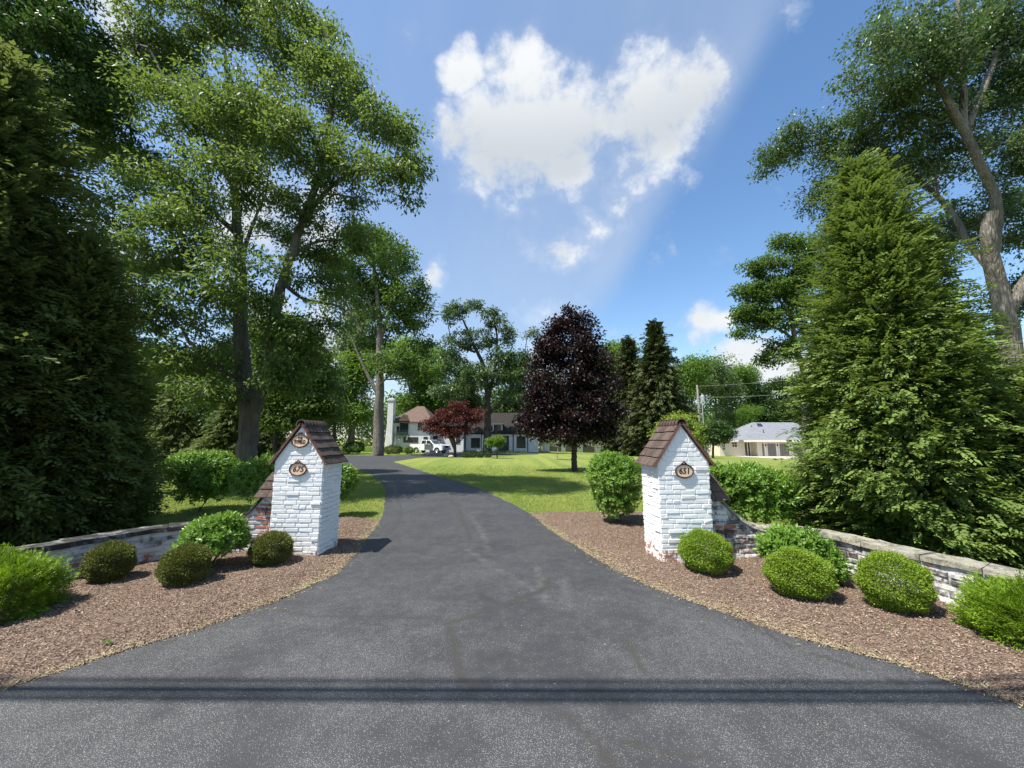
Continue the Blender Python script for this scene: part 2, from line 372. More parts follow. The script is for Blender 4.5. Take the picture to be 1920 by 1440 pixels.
def asphalt_mat():
    t = NT('sealed_asphalt'); wear = t.attr('wearmap'); seal = t.attr('seal'); track = t.attr('track')
    n1 = t.noise(1.3, 6, .65); n2 = t.noise(7, 6, .7); n3 = t.noise(70, 3, .6)
    sp = t.voro(150, out='Distance'); sc = t.N.new('ShaderNodeTexVoronoi'); sc.inputs['Scale'].default_value = 150
    t.L.new(t.tc.outputs['Object'], sc.inputs['Vector']); rc = t.sepz('X', sc.outputs['Color'])
    base = t.mix(t.mr(n1, .3, .7), (.031, .032, .034), (.048, .049, .051)); base = t.mix(t.mr(n2, .45, .8, 0, .5), base, (.068, .068, .068))
    # worn patches show the pale stones of the mix
    amt = t.math('ADD', t.math('MULTIPLY', wear, .75), t.math('MULTIPLY', t.mr(n2, .40, .75), .25))
    on = t.mr(t.math('SUBTRACT', t.math('ADD', amt, t.math('MULTIPLY', t.mr(n1, .35, .65), .22)), rc), 0.02, .12)
    stone = t.math('MULTIPLY', t.mr(sp, .22, .42, 1, 0), on)
    base = t.mix(t.math('MULTIPLY', amt, .32), base, (.108, .106, .102))
    c = t.mix(t.math('MULTIPLY', stone, .62), base, (.38, .375, .36))
    c = t.mix(t.math('MULTIPLY', track, t.mr(n2, .35, .65, 0, .32)), c, (.18, .165, .15))
    s = t.math('MULTIPLY', seal, t.mr(n2, .2, .6, .75, 1.0)); c = t.mix(s, c, (.049, .045, .040))
    big = t.voro(2.6, out='Distance'); c = t.mix(t.mr(big, .0, .018, .9, 0), c, (.5, .48, .44))
    h = t.math('ADD', t.math('MULTIPLY', sp, .8), t.math('MULTIPLY', n3, .7))
    return t.pbr(c, t.mr(seal, 0, 1, .62, .5), t.bump(h, .55, .006), spec=.4)
M['asphalt'] = asphalt_mat()
def mulch_mat():
    t = NT('bark_mulch'); v = t.mapping((1, 2.2, 1), (0, 0, .5)); a = t.voro(42, out='Color', vec=v); ax = t.sepz('X', a); n = t.noise(3, 5); n2 = t.noise(90, 3)
    c = t.mix(ax, (.10, .062, .045), (.31, .23, .172)); c = t.mix(t.mr(n, .4, .7, 0, .4), c, (.22, .155, .105)); c = t.mix(t.mr(n2, .4, .8, 0, .5), c, (.05, .028, .02))
    return t.pbr(c, .95, t.bump(t.voro(42, vec=v), 1.0, .02), spec=.1)
M['mulch'] = mulch_mat()
M['chip'] = (lambda t: t.pbr(t.mix(t.attr('rnd'), (.080, .047, .035), (.49, .38, .285)), .9, spec=.15))(NT('mulch_chip'))
M['straw'] = (lambda t: t.pbr(t.mix(t.attr('rnd'), (.20, .145, .08), (.44, .37, .24)), .9, spec=.15))(NT('dry_clipping'))
M['blade'] = leaf_mat('grass_blade', (.14, .21, .03), (.34, .39, .08), .3, (.32, .42, .06))
M['concrete'] = simple('pale_concrete', (.46, .42, .36), .9, .12, 2)

def grid_mesh(name, X, Y, Z, mat, kind='structure', extra=None):
    ny, nx = X.shape; V = np.stack([X, Y, Z], -1).reshape(-1, 3)
    i = np.arange(ny-1)[:, None]*nx + np.arange(nx-1)[None]; Fc = np.stack([i, i+1, i+nx+1, i+nx], -1).reshape(-1, 4)
    o = link(name, np_mesh(name, V, Fc, mat, smooth=True, extra=extra)); tag(o, kind=kind); return o

gx = np.sinh(np.linspace(-5.2, 5.2, 240)) * 8; gy = np.concatenate([np.linspace(-60, 0, 14)[:-1], np.linspace(0, 90, 220), 90 + np.cumsum(np.linspace(1, 30, 60))])
X, Y = np.meshgrid(gx, gy); grid_mesh('ground', X, Y, gz(X, Y), M['lawn'])

def pxG(pts): return np.array([G(*p)[:2] for p in pts])
eL = pxG([(0,1298),(125,1259),(262,1219),(365,1187),(455,1154),(520,1130),(575,1105),(629,1080),(667,1042),(686,1015),(702,995),(716,975),(719,950),(723,935),(723,918),(716,905),(695,890),(673,880),(655,874),(640,868),(622,862),(600,856)])
eL = np.vstack([[-60, 1.2], [-14, 1.9], [-7, 2.2], [-5.2, 2.5], eL])
eR = pxG([(1920,1329),(1856,1309),(1761,1276),(1650,1240),(1567,1218),(1483,1195),(1428,1176),(1400,1166),(1356,1152),(1303,1135),(1224,1105),(1171,1080),(1129,1057),(1087,1031),(1039,999.5),(1000,969),(973,952),(938,934.7),(904,918.6),(870,906),(835,898),(801,886.5),(762,874),(737,866),(743,862),(766,859),(789,858),(835,857),(900,855.5)])
eR = np.vstack([[60, .9], [14, 1.7], [6.5, 2.1], [4.6, 2.45], eR])
yend = min(eL[-1, 1], eR[-1, 1]); 
ys = np.concatenate([np.arange(-12, 0, .5), np.arange(0, 9, .035), np.arange(9, 20, .12), np.arange(20, yend, .3), [yend]])
wig = lambda y, s: (vnoise(y, y*0, .35, s) - .5) * .05 + (vnoise(y, y*0, .09, s+3) - .5) * .02
def edgeL(y): return np.interp(y, eL[:, 1], eL[:, 0]) + wig(y, 1)
def edgeR(y): return np.interp(y, eR[:, 1], eR[:, 0]) + wig(y, 5)
xl = np.where(ys < 1.2, -60, edgeL(ys)); xr = np.where(ys < .9, 60, edgeR(ys))
u = np.linspace(-1, 1, 241); u = np.sign(u) * np.abs(u) ** 1.0
# columns: dense where the camera looks, always ending exactly on the edges
cols = np.concatenate([[-60, -30, -16], np.arange(-9, 9.01, .045), [16, 30, 60]])
X = np.clip(cols[None, :], xl[:, None], xr[:, None]); Y = np.repeat(ys[:, None], X.shape[1], 1)
def seg_dist(px_, py_, pts):
    d = np.full(px_.shape, 9e9); 
    for (ax, ay), (bx, by) in zip(pts[:-1], pts[1:]):
        vx, vy = bx-ax, by-ay; t = np.clip(((px_-ax)*vx + (py_-ay)*vy) / (vx*vx+vy*vy+1e-9), 0, 1)
        d = np.minimum(d, np.hypot(px_-ax-t*vx, py_-ay-t*vy))
    return d
def smooth_line(pts, n=8):
    P = np.array(pts, float); t = np.arange(len(P)); tt = np.linspace(0, len(P)-1, n*(len(P)-1)+1)
    k = np.vstack([2*P[0]-P[1], P, 2*P[-1]-P[-2]]); out = []
    for v in tt:
        i = min(int(v), len(P)-2); f = v - i; a, b, c, d = k[i], k[i+1], k[i+2], k[i+3]
        out.append(.5*((2*b) + (-a+c)*f + (2*a-5*b+4*c-d)*f*f + (-a+3*b-3*c+d)*f**3))
    return np.array(out)
seal_lines = [([(838,1175),(850,1210),(858,1250),(872,1282),(905,1296)], .035), ([(985,1322),(1040,1335),(1085,1368),(1120,1400),(1148,1445)], .030),
              ([(1085,1372),(1150,1390),(1230,1410),(1330,1428)], .020), ([(520,1148),(600,1158),(700,1160),(800,1163),(838,1172)], .022),
              ([(838,1172),(880,1160),(935,1140),(985,1122),(1020,1108),(1030,1085)], .035), ([(1150,1178),(1190,1230),(1210,1275)], .018),
              ([(1400,1170),(1480,1215),(1560,1240),(1700,1290)], .02), ([(735,905),(745,935),(752,960),(745,985),(720,1010)], .04), ([(800,905),(850,945),(868,975),(882,1010)], .05)]
seal = np.zeros(X.shape)
for pts, w in seal_lines:
    d = seg_dist(X, Y, smooth_line(pxG(pts))); w = w * 1.0
    seal = np.maximum(seal, 1 - sm(w*.55, w*1.25, d + (vnoise(X, Y, .06, 9)-.5)*.03))
wear = sm(5.6, 2.2, Y) * .60 * sm(.25, .6, vnoise(X+3, Y, .8, 2)*.6 + vnoise(X, Y, .25, 4)*.4 + .12*sm(3.4, 2.3, Y))
wear += .18 * sm(.6, .8, vnoise(X, Y, .9, 6)) * sm(14, 4, Y)
wear *= sm(0, .45, X - xl[:, None] + .15) * sm(0, .45, xr[:, None] - X + .1)
track = np.zeros(X.shape)
for pts in ([(1022,1128),(1014,1098),(1008,1065)], [(1068,1135),(1058,1112),(1052,1090)], [(870,1030),(1000,1110)], [(880,965),(905,1000),(915,1040)], [(1010,985),(1090,1010)]):
    track = np.maximum(track, (1 - sm(.0, .10, seg_dist(X, Y, pxG(pts)))) * .8)
grid_mesh('driveway', X, Y, gz(X, Y) + .012, M['asphalt'], extra={'seal': seal.ravel(), 'wearmap': wear.ravel(), 'track': track.ravel()})

def ribbon(name, pairs, mat, zoff=.02, kind='structure'):
    A = []; 
    for a, b in pairs: A.append((G(*a), G(*b)))
    P = []
    for (a, b), (c, d) in zip(A[:-1], A[1:]):
        for t in np.linspace(0, 1, 12, endpoint=False): P.append((a+(c-a)*t, b+(d-b)*t))
    P.append(A[-1]); k = np.linspace(0, 1, 10)
    Q = np.array([[p + (q-p)*f for f in k] for p, q in P])
    return grid_mesh(name, Q[..., 0], Q[..., 1], gz(Q[..., 0], Q[..., 1]) + zoff, mat, kind)
o = ribbon('driveway_branch', [((-500,852.5),(-500,848.5)),((200,853),(200,848.8)),((430,855),(430,850)),((560,860),(560,852)),((655,869),(655,853.8)),((735,866),(735,853.9)),((790,857.5),(790,853.6)),((840,856.6),(800,846.5)),((900,855),(880,845.8)),((1010,852),(1010,846))], M['asphalt'], .018)
ribbon('concrete_forecourt', [((1330,852),(1330,849.5)),((1370,855),(1370,850)),((1420,858),(1420,850)),((1500,861.5),(1500,852)),((1640,868),(1640,856)),((1900,878),(1900,862))], M['concrete'], .02)

# garden walls: the front foot of each wall on the ground, from the pier outwards
PL = smooth_line([(-3.53,6.06),(-4.1,6.10),(-4.5,5.96),(-4.85,5.76),(-5.12,5.5),(-5.35,5.15),(-5.52,4.75),(-5.75,4.3),(-6.1,3.7),(-6.7,2.9),(-7.6,2.2)], 10)
PR = smooth_line([(2.76,5.78),(3.3,5.80),(3.75,5.74),(4.1,5.52),(4.31,5.15),(4.42,4.6),(4.56,4.15),(4.76,3.78),(5.1,3.25),(5.6,2.7),(6.4,2.1)], 10)
def bed(name, y0, y1, side):
    yy = np.arange(y0, y1, .03)
    if side < 0:
        w = np.interp(yy, PL[::-1, 1], PL[::-1, 0]) - .15; w = np.where(yy > 6.0, -4.05 + sm(6.0, 7.4, yy)*.1, w); a = w; b = edgeL(yy) - .01
    else:
        w = np.interp(yy, PR[::-1, 1], PR[::-1, 0]) + .15; w = np.where(yy > 5.75, 3.9, w); a = edgeR(yy) + .01; b = w
    k = np.linspace(0, 1, 130); X = a[:, None] + (b-a)[:, None]*k; Y = np.repeat(yy[:, None], 130, 1)
    inner = np.minimum(np.abs(X - (b if side < 0 else a)[:, None]), 1.5)
    Z = .008 + .05*sm(0, .6, inner) + (vnoise(X, Y, .5, 3)-.5)*.03 + (vnoise(X, Y, .07, 5)-.5)*.022
    Z *= sm(y1, y1-.15, Y)*.9 + .1
    Z = np.where(inner < .012, -.02, Z)
    grid_mesh(name, X, Y, Z, M['mulch']); return X, Y, Z
BL = bed('mulch_bed', 2.3, 8.7, -1); BR = bed('mulch_bed', 2.2, 9.35, 1)

def quads(pos, d, n, Lg, Wd, rv, name, mat, **k):
    V, Fc, r = leaf_geo(pos, d, n, Lg, Wd, rv, .1); return link(name, np_mesh(name, V, Fc, mat, rnd=r))
def leaf_geo(pos, d, n, Lg, Wd, rv, fold=.18):
    d = d / (np.linalg.norm(d, axis=1, keepdims=True)+1e-9); s = np.cross(d, n); s /= (np.linalg.norm(s, axis=1, keepdims=True)+1e-9); n = np.cross(s, d)
    Lg = np.broadcast_to(np.asarray(Lg, float).reshape(-1, 1), (len(pos), 1)); Wd = np.broadcast_to(np.asarray(Wd, float).reshape(-1, 1), (len(pos), 1))
    m = pos + d*Lg*.45; up = n*Wd*fold
    V = np.stack([pos, m + s*Wd*.5 + up, pos + d*Lg, m - s*Wd*.5 + up], 1).reshape(-1, 3)
    b = np.arange(len(pos))[:, None]*4
    Fc = np.concatenate([b + np.array([0, 1, 2]), b + np.array([0, 2, 3])], 1).reshape(-1, 3)
    return V, Fc, np.repeat(rv, 2)
def rdir(n, zs=1.0):
    v = rs.normal(size=(n, 3)); v[:, 2] *= zs; return v / np.linalg.norm(v, axis=1, keepdims=True)

def scatter_bed(B, n, edge_side):
    X, Y, Z = B; ny, nx = X.shape; i = (rs.beta(1, 1.6, n)*(ny-1)).astype(int); j = rs.randint(0, nx-1, n)
    p = np.stack([X[i, j], Y[i, j], Z[i, j]], 1); p[:, :2] += rs.uniform(-.03, .03, (n, 2)); return p, j
ch = []; 
for B in (BL, BR):
    p, j = scatter_bed(B, 62000, 0); ch.append(p)
p = np.concatenate(ch); p = p[(p[:, 1] < np.where(p[:, 0] < 0, 8.65, 9.3))]; p[:, 2] += rs.uniform(-.002, .01, len(p)); d = rdir(len(p), .35); nn_ = rdir(len(p), 1) + np.array([0, 0, 1.2])
o = quads(p, d, nn_, rs.uniform(.009, .032, len(p)), rs.uniform(.004, .011, len(p)), rs.beta(1.2, 1.8, len(p)), 'mulch_chips', M['chip']); tag(o, 'brown shredded bark chips loose over both beds', 'mulch', kind='stuff')
st_ = []
for side, yy0, yy1, nS in ((-1, 2.4, 9.2, 6000), (1, 2.3, 9.4, 9500)):
    y = yy0 + (yy1-yy0)*rs.beta(1, 1.5, nS); e = edgeL(y) if side < 0 else edgeR(y); off = np.abs(rs.normal(0, .10, nS)) * (.6 + vnoise(y, y*0, .8, 8))
    off = np.where(rs.rand(nS) < .05, -off*.8, off); x = e + off*side*1.0
    st_.append(np.stack([x, y, np.where(off < 0, .018, .012 + .05*sm(0, .6, off) + .006)], 1))
p = np.concatenate(st_); p[:, 2] += rs.uniform(0, .006, len(p))
o = quads(p, rdir(len(p), .2), rdir(len(p)) + np.array([0, 0, 1.5]), rs.uniform(.015, .05, len(p)), rs.uniform(.003, .008, len(p)), rs.rand(len(p)), 'dry_grass_clippings', M['straw']); tag(o, 'straw coloured dry clippings along both edges of the driveway', 'clippings', kind='stuff')

x = rs.uniform(-6, 6, 5200); y = 1.3 + 9*rs.beta(1, 1.8, 5200); k = (x > edgeL(y)) & (x < edgeR(y)) & (vnoise(x, y, .5, 12) > rs.rand(5200)*.9); x = x[k]; y = y[k]
p = np.stack([x, y, np.full(len(x), .0135)], 1); o = quads(p, rdir(len(p), .06), rdir(len(p), .3) + np.array([0, 0, 3.]), rs.uniform(.006, .026, len(p)), rs.uniform(.002, .005, len(p)), rs.rand(len(p))*.8 + .2, 'driveway_debris', M['straw']); tag(o, 'tiny pale clippings and grit strewn on the driveway', 'debris', kind='stuff')
def on_lawn(x, y):
    ok = np.ones(len(x), bool)
    ok &= ~((x > edgeL(y) - .02) & (x < edgeR(y) + .02) & (y < yend))
    wl = np.interp(y, PL[::-1, 1], PL[::-1, 0]) - .30; ok &= ~((y < 8.66) & (x < 0) & (x > np.where(y > 6, -4.0, wl)))
    wr = np.interp(y, PR[::-1, 1], PR[::-1, 0]) + .30; ok &= ~((y < 9.3) & (x > 0) & (x < np.where(y > 5.75, 3.9, wr)))
    return ok
n = 460000; y = 4.3 + (26-4.3)*rs.beta(1, 2.0, n); x = (rs.rand(n)*2-1)*(1.2*y+1.5)
k = on_lawn(x, y); x = x[k]; y = y[k]; p = np.stack([x, y, gz(x, y)], 1); d = rdir(len(p), .3) * .55 + np.array([0, 0, 1]); sc_ = .7 + y/18
o = quads(p, d, rdir(len(p)), rs.uniform(.018, .042, len(p))*sc_, rs.uniform(.005, .010, len(p))*sc_, np.clip(rs.rand(len(p))*.7 + .3*vnoise(x, y, .7, 2), 0, 1), 'grass', M['blade']); tag(o, 'short mown lawn grass beside the driveway', 'grass', kind='stuff')

# ------------------------------------------------------------------ gate piers and walls
def bricks(mb, place, s0, s1, z0, ztop, course=.0655, bl=.205, wear=None, prot=(.004, .012), rng=rnd, srange=None):
    row = 0; z = z0
    while z < ztop - .02:
        a, b = (s0, s1) if srange is None else srange(z + course)
        off = (row % 2) * bl * .5 + rng.uniform(-.02, .02); s = a - off; zc = z + rng.uniform(-.003, .003)
        while s < b - .01:
            L_ = bl * rng.choice((1, 1, 1, .52)) * rng.uniform(.93, 1.05); e = min(s + L_, b); st = max(s, a)
            if e - st > .03:
                g = .0035; d = rng.uniform(*prot); d += (.012 if rng.random() < .06 else 0)
                h = course*rng.uniform(.9, 1.0); jj = lambda k=.0035: rng.uniform(-k, k)
                c0 = [(st+g, zc+g), (e-g, zc+g), (e-g, zc+h-g), (st+g, zc+h-g)]; i = .006
                c1 = [(st+g+i, zc+g+i), (e-g-i, zc+g+i), (e-g-i, zc+h-g-i), (st+g+i, zc+h-g-i)]
                vs = [place(p, q, -.006) for p, q in c0] + [place(p+jj(), q+jj(), d*rng.uniform(.75, 1.1)) for p, q in c1]
                r = rng.random(); w = wear((st+e)/2, zc) if wear else 0
                mb.add(vs, [(4, 5, 6, 7), (0, 1, 5, 4), (1, 2, 6, 5), (2, 3, 7, 6), (3, 0, 4, 7)], r, w)
            s += L_
        z += course; row += 1

def tiles_slope(mb, p0, along, down, length, run, courses, tw, th=.016, over=.03, rng=rnd):
    """tiles laid on a slope: p0 = top corner, along = unit vector of the ridge, down = unit vector down the slope"""
    along = Vector(along).normalized(); down = Vector(down).normalized(); nrm = along.cross(down).normalized()
    if nrm.z < 0: nrm = -nrm
    ex = run / courses
    for c in range(courses):
        s = -rng.uniform(0, tw*.6) if c % 2 else 0
        while s < length - .01:
            w = tw * rng.uniform(.8, 1.2); e = min(s + w, length); a = max(s, 0)
            if e - a > .02:
                j = lambda k: rng.uniform(-k, k)
                t0 = c*ex - .01; t1 = (c+1)*ex + over*.6 + j(.006)
                lo = .004 + c*.0; hi = th + .014
                q = lambda al, dn, up: tuple(Vector(p0) + along*al + down*dn + nrm*up)
                g = .0025; lj = j(.004); hj = j(.004)
                vs = [q(a+g, t0, .001), q(e-g, t0, .001), q(e-g, t1+j(.004), hi-th+lj), q(a+g, t1+j(.004), hi-th+hj),
                      q(a+g, t0, .001+th*.6), q(e-g, t0, .001+th*.6), q(e-g, t1, hi+lj), q(a+g, t1, hi+hj)]
                mb.add(vs, [(0, 1, 2, 3), (7, 6, 5, 4), (0, 4, 5, 1), (1, 5, 6, 2), (2, 6, 7, 3), (3, 7, 4, 0)], rng.random())
            s += w

def text_mesh(name, body, size, mat, parent, loc, shear=0., bold=.0, sx=1.0):
    cu = bpy.data.curves.new(name, 'FONT'); cu.body = body; cu.size = size; cu.align_x = 'CENTER'; cu.align_y = 'CENTER'; cu.extrude = .0025; cu.shear = shear; cu.offset = bold
    tmp = bpy.data.objects.new('tmp', cu); COL.objects.link(tmp); bpy.context.view_layer.update()
    me = bpy.data.meshes.new_from_object(tmp.evaluated_get(bpy.context.evaluated_depsgraph_get())); bpy.data.objects.remove(tmp); bpy.data.curves.remove(cu)
    me.transform(Matrix.Diagonal((sx, 1, 1, 1))); me.transform(Matrix.Rotation(math.radians(90), 4, 'X')); me.materials.clear(); me.materials.append(mat)
    return link(name, me, parent, loc)

def ellipse(a, b, n=48): return [(a*math.cos(2*math.pi*k/n), b*math.sin(2*math.pi*k/n)) for k in range(n)]
def plaque(parent, x, y, z, lines, a=.122, b=.086):
    n = 48; mb = MB(); E = ellipse(a, b, n); mb.prism([(x+p, z+q) for p, q in E], .012, Matrix.Translation((0, y-.010, 0)))
    pl = mb.build('plaque', M['plaque'], parent); fr = MB(); k = 1.75; f = y - .012
    P = lambda lst: [(x + u*k, f - d*.6, z + v) for u, d, v in lst]
    fr.tube([(x+p*1.05, f, z+q*1.06) for p, q in ellipse(a, b, n)+[E[0]]], .0098, 8)
    fr.tube(P([(-.030, 0, b*1.02), (-.022, .002, b+.014), (-.010, .004, b+.030), (0, .005, b+.044), (.010, .004, b+.030), (.022, .002, b+.014), (.030, 0, b*1.02)]), [.005, .007, .009, .012, .009, .007, .005], 8)
    fr.tube(P([(-.014, .002, b+.007), (-.007, .004, b+.018), (0, .005, b+.010), (.007, .004, b+.018), (.014, .002, b+.007)]), [.005, .008, .007, .008, .005], 8)
    fr.tube(P([(-.020, 0, -b-.001), (-.007, .004, -b-.012), (0, .005, -b-.004), (.007, .004, -b-.012), (.020, 0, -b-.001)]), [.005, .008, .007, .008, .005], 8)
    fr.build('plaque_frame', M['bronze'], pl, smooth=True)
    for body, size, dz, shear, bold, *sx in lines: text_mesh('lettering', body, size, M['letter'], pl, (x, y-.0105, z+dz), shear, bold, sx[0] if sx else 1.0)
    return pl

PW, PD, EZ, PK = .735, .60, 1.415, 1.945        # pier width, depth, eave height, peak height
def pier(cx, y0, label, side, signs, tile, peel):
    root = empty('gate_pier', (cx, y0+PD/2, 0), label, 'gate pier', 'pair of gate piers beside the driveway')
    hw = PW/2; hd = PD/2
    core = MB(); poly = [(-hw, -.05), (hw, -.05), (hw, EZ), (0, PK-.02), (-hw, EZ)]
    core.prism(poly, PD, Matrix.Translation((0, -hd, 0)))
    core.w = [.1]*len(core.w)
    k = (PK-EZ)/hw
    wf = lambda s, z: min(.56, max(0, peel*(1 - z/.62) + (.12 if z < .09 else 0))) + rnd.uniform(-.14, .12) if z < .62 else rnd.uniform(-.2, -.02)
    def sr(z): return (-hw-.007, hw+.007) if z < EZ else (-(PK-z)/k+.01, (PK-z)/k-.01)
    bricks(core, lambda s, z, d: (s, -hd-d, z), -hw, hw, -.02, PK-.06, wear=wf, srange=sr)
    bricks(core, lambda s, z, d: (-s, hd+d, z), -hw, hw, -.02, PK-.06, wear=wf, srange=sr)
    bricks(core, lambda s, z, d: (hw+d, s, z), -hd-.006, hd+.006, -.02, EZ-.02, wear=wf, prot=(.006, .026))
    bricks(core, lambda s, z, d: (-hw-d, -s, z), -hd-.006, hd+.006, -.02, EZ-.02, wear=wf)
    core.build('brick_body', M['pbrick'], root)
    ov = .026; oe = .042; run = math.hypot(hw+oe, (hw+oe)*k); dx, dz = (hw+oe)/run, -(hw+oe)*k/run
    roof = MB()
    for sg in (-1, 1):
        nx, nz = dz*-1*sg, dx
        a = [(0, PK), (sg*dx*run, PK+dz*run), (sg*dx*run+nx*.016, PK+dz*run+nz*.016), (0, PK+.02)]
        roof.prism(a, PD+2*ov, Matrix.Translation((0, -hd-ov, 0)), .1)
        tiles_slope(roof, (sg*.0+nx*.018, -hd-ov-.012, PK+.006+nz*.018), (0, 1, 0), (sg*dx, 0, dz), PD+2*ov+.024, run+.012, 5, .165, .017)
    roof.build('tiled_roof', M[tile], root)
    ed = MB()
    for sg in (-1, 1):
        for i in range(5):
            t0 = i*run/5+.01; t1 = (i+1)*run/5+.012; nx, nz = dz*-1*sg, dx
            q = lambda t, u: (sg*dx*t+nx*u, PK+dz*t+nz*u)
            ed.prism([q(t0, .003), q(t1, .008), q(t1, .034), q(t0, .022)], .014, Matrix.Translation((0, -hd-ov-.018, 0)), rnd.random())
    ed.build('verge_edge', M['tile_edge'], root)
    rc = MB(); n = 7; L_ = (PD+2*ov+.03)/n
    for i in range(n):
        y = -hd-ov-.015+i*L_; r0 = .060; r1 = .078; m = 9; vs = []; zt = PK+.018
        for yy, r in ((y, r1), (y+L_*1.1, r0)):
            for rr in (r, r-.014):
                for a in range(m+1):
                    th_ = math.radians(-35 + a*250/m); vs.append((math.cos(th_)*rr, yy, zt + math.sin(th_)*rr*1.0 - .012 + rnd.uniform(-.001, .001)))
        fs = []; A = m+1
        for a in range(m):
            fs += [(a, a+1, 2*A+a+1, 2*A+a), (A+a+1, A+a, 3*A+a, 3*A+a+1), (a+1, a, A+a, A+a+1), (2*A+a, 2*A+a+1, 3*A+a+1, 3*A+a)]
        rc.add(vs, fs, rnd.uniform(.3, 1))
    rc.build('ridge_tile', M[tile], root)
    for z, lines in signs: plaque(root, .0, -hd-.016, z, lines)
    return root
pl_ = pier(-2.834-PW/2, 5.905, 'white painted brick gate pier with two oval plaques, left of the driveway', -1,
     [(1.705, [('THE', .050, .040, 0, .0012, .8), ('BYFIELD', .078, -.016, 0, .0030, .60)]), (1.285, [('675', .112, -.002, .28, .0012)])], 'tile_dark', .42)
pl_.rotation_euler = (0, 0, math.radians(-1.6))
pr_ = pier(2.053+PW/2, 5.575, 'white painted brick gate pier with a single oval plaque, right of the driveway', 1,
     [(1.285, [('651', .108, -.002, .12, .0022)])], 'tile_brown', .72)
pr_.rotation_euler = (0, 0, math.radians(3.0))

def arclen(P): return np.concatenate([[0], np.cumsum(np.hypot(*np.diff(P, axis=0).T))])
def wall(P, side, label, mat, stone, tile):
    s = arclen(P); root = empty('garden_wall', (P[0][0], P[0][1], 0), label, 'garden wall', 'low walls curving away from the gate piers')
    o3 = Vector((P[0][0], P[0][1], 0)); T = np.gradient(P, axis=0); T /= np.linalg.norm(T, axis=1, keepdims=True)
    Nn = np.stack([-T[:, 1], T[:, 0]], 1)*side      # towards the garden (away from camera)
    TH = .24; S1 = s[-1]
    def pt(ss, z, d): # d: towards the street
        x = np.interp(ss, s, P[:, 0]); y = np.interp(ss, s, P[:, 1]); nx = np.interp(ss, s, Nn[:, 0]); ny = np.interp(ss, s, Nn[:, 1])
        return (x - nx*d - o3.x, y - ny*d - o3.y, z)
    def top(ss):
        if ss < .27: return .86
        u = min(1, (ss-.27)/.72); return .42 + .44*(1-u)**2.3 + .008*math.sin(ss*5)
    mb = MB(); k = np.linspace(0, S1, 160)
    vs = []
    for q in k: vs += [pt(q, -.05, 0), pt(q, top(q), 0), pt(q, top(q), -TH), pt(q, -.05, -TH)]
    fs = [(i*4+a, i*4+(a+1) % 4, i*4+4+(a+1) % 4, i*4+4+a) for i in range(159) for a in range(4)] + [(3, 2, 1, 0), (636, 637, 638, 639)]
    mb.add(vs, fs, .5, .12)
    wr_ = (lambda q, z: (.55 if q < .32 and z < .72 else .12) + rnd.uniform(-.18, .18)) if side < 0 else (lambda q, z: (.40 if (q < .45 and .18 < z < .5) else (-.6 if q < .5 and z >= .5 else .06)) + rnd.uniform(-.22, .2))
    z = -.02; row = 0
    while z < .86:
        L_ = S1
        qq = 0 if z + .065 < .42 else next((t for t in np.linspace(1.0, 0, 200) if top(t) > z + .062), None)
        lo, hi = 0, (S1 if z + .065 < .425 else qq)
        if hi is None or hi < .05: break
        for d_, pl in ((1, lambda a, b, c: pt(a, b, c + .0)), (-1, lambda a, b, c: pt(a, b, -TH - c))):
            off = (row % 2)*.1; q = lo - off
            while q < hi - .01:
                bl = rnd.choice((.2, .2, .2, .11, .3))*rnd.uniform(.9, 1.08); e = min(q+bl, hi); st = max(q, lo); g = .004
                if e - st > .03:
                    i = .007; dd = rnd.uniform(.004, .022); hh = rnd.uniform(.052, .063); jj = lambda: rnd.uniform(-.005, .005)
                    c0 = [(st+g, z+g), (e-g, z+g), (e-g, z+hh), (st+g, z+hh)]; c1 = [(st+g+i, z+g+i), (e-g-i, z+g+i), (e-g-i, z+hh-i), (st+g+i, z+hh-i)]
                    v8 = [pl(a, b, -.006) for a, b in c0] + [pl(a+jj(), b+jj(), dd*rnd.uniform(.6, 1.1)) for a, b in c1]
                    F_ = [(4, 5, 6, 7), (0, 1, 5, 4), (1, 2, 6, 5), (2, 3, 7, 6), (3, 0, 4, 7)]
                    mb.add(v8, F_, rnd.random(), wr_((st+e)/2, z))
                q += bl
        z += .066; row += 1
    mb.build('brickwork', mat, root)
    cp = MB(); q = .262
    while q < S1 - .05:
        L_ = .10 if q < .95 else rnd.uniform(.32, .62); e = min(q + L_, S1); n = 2 if q < .95 else 5
        d0 = .035 + rnd.uniform(-.012, .012); d1 = -TH-.035 + rnd.uniform(-.012, .012); th_ = rnd.uniform(.050, .068) if q > .95 else .05
        g = .003; tl = rnd.uniform(-.006, .006); vs = []; ss = np.linspace(q+g, e-g, n+1)
        for t in ss:
            zt = top(t) + .003; jj = lambda k=.006: rnd.uniform(-k, k)
            vs += [pt(t, zt+jj(.003), d0+jj(.008)), pt(t, zt+th_+tl+jj(), d0-.008+jj(.008)), pt(t, zt+th_+jj(), (d0+d1)/2), pt(t, zt+th_-tl+jj(), d1+.008), pt(t, zt+jj(.003), d1+jj())]
        fs = [(i*5+a, i*5+(a+1) % 5, i*5+5+(a+1) % 5, i*5+5+a) for i in range(n) for a in range(5)] + [(4, 3, 2, 1, 0), tuple(n*5+a for a in range(5))]
        cp.add(vs, fs, rnd.random()); q = e
    cp.build('coping', stone, root)
    # small hipped tile cap over the high end
    cap = MB(); sg = side   # outward direction along wall (x)
    x0 = 0.0; x1 = .37*side; yf = -.05; yb = TH+.05; zt = 1.215; ze = .86
    ym = (yf+yb)/2; xm = .23*side
    P_ = [(x0, yf, ze), (x1, yf, ze), (x1, yb, ze), (x0, yb, ze), (x0, ym, zt), (xm, ym, zt)]
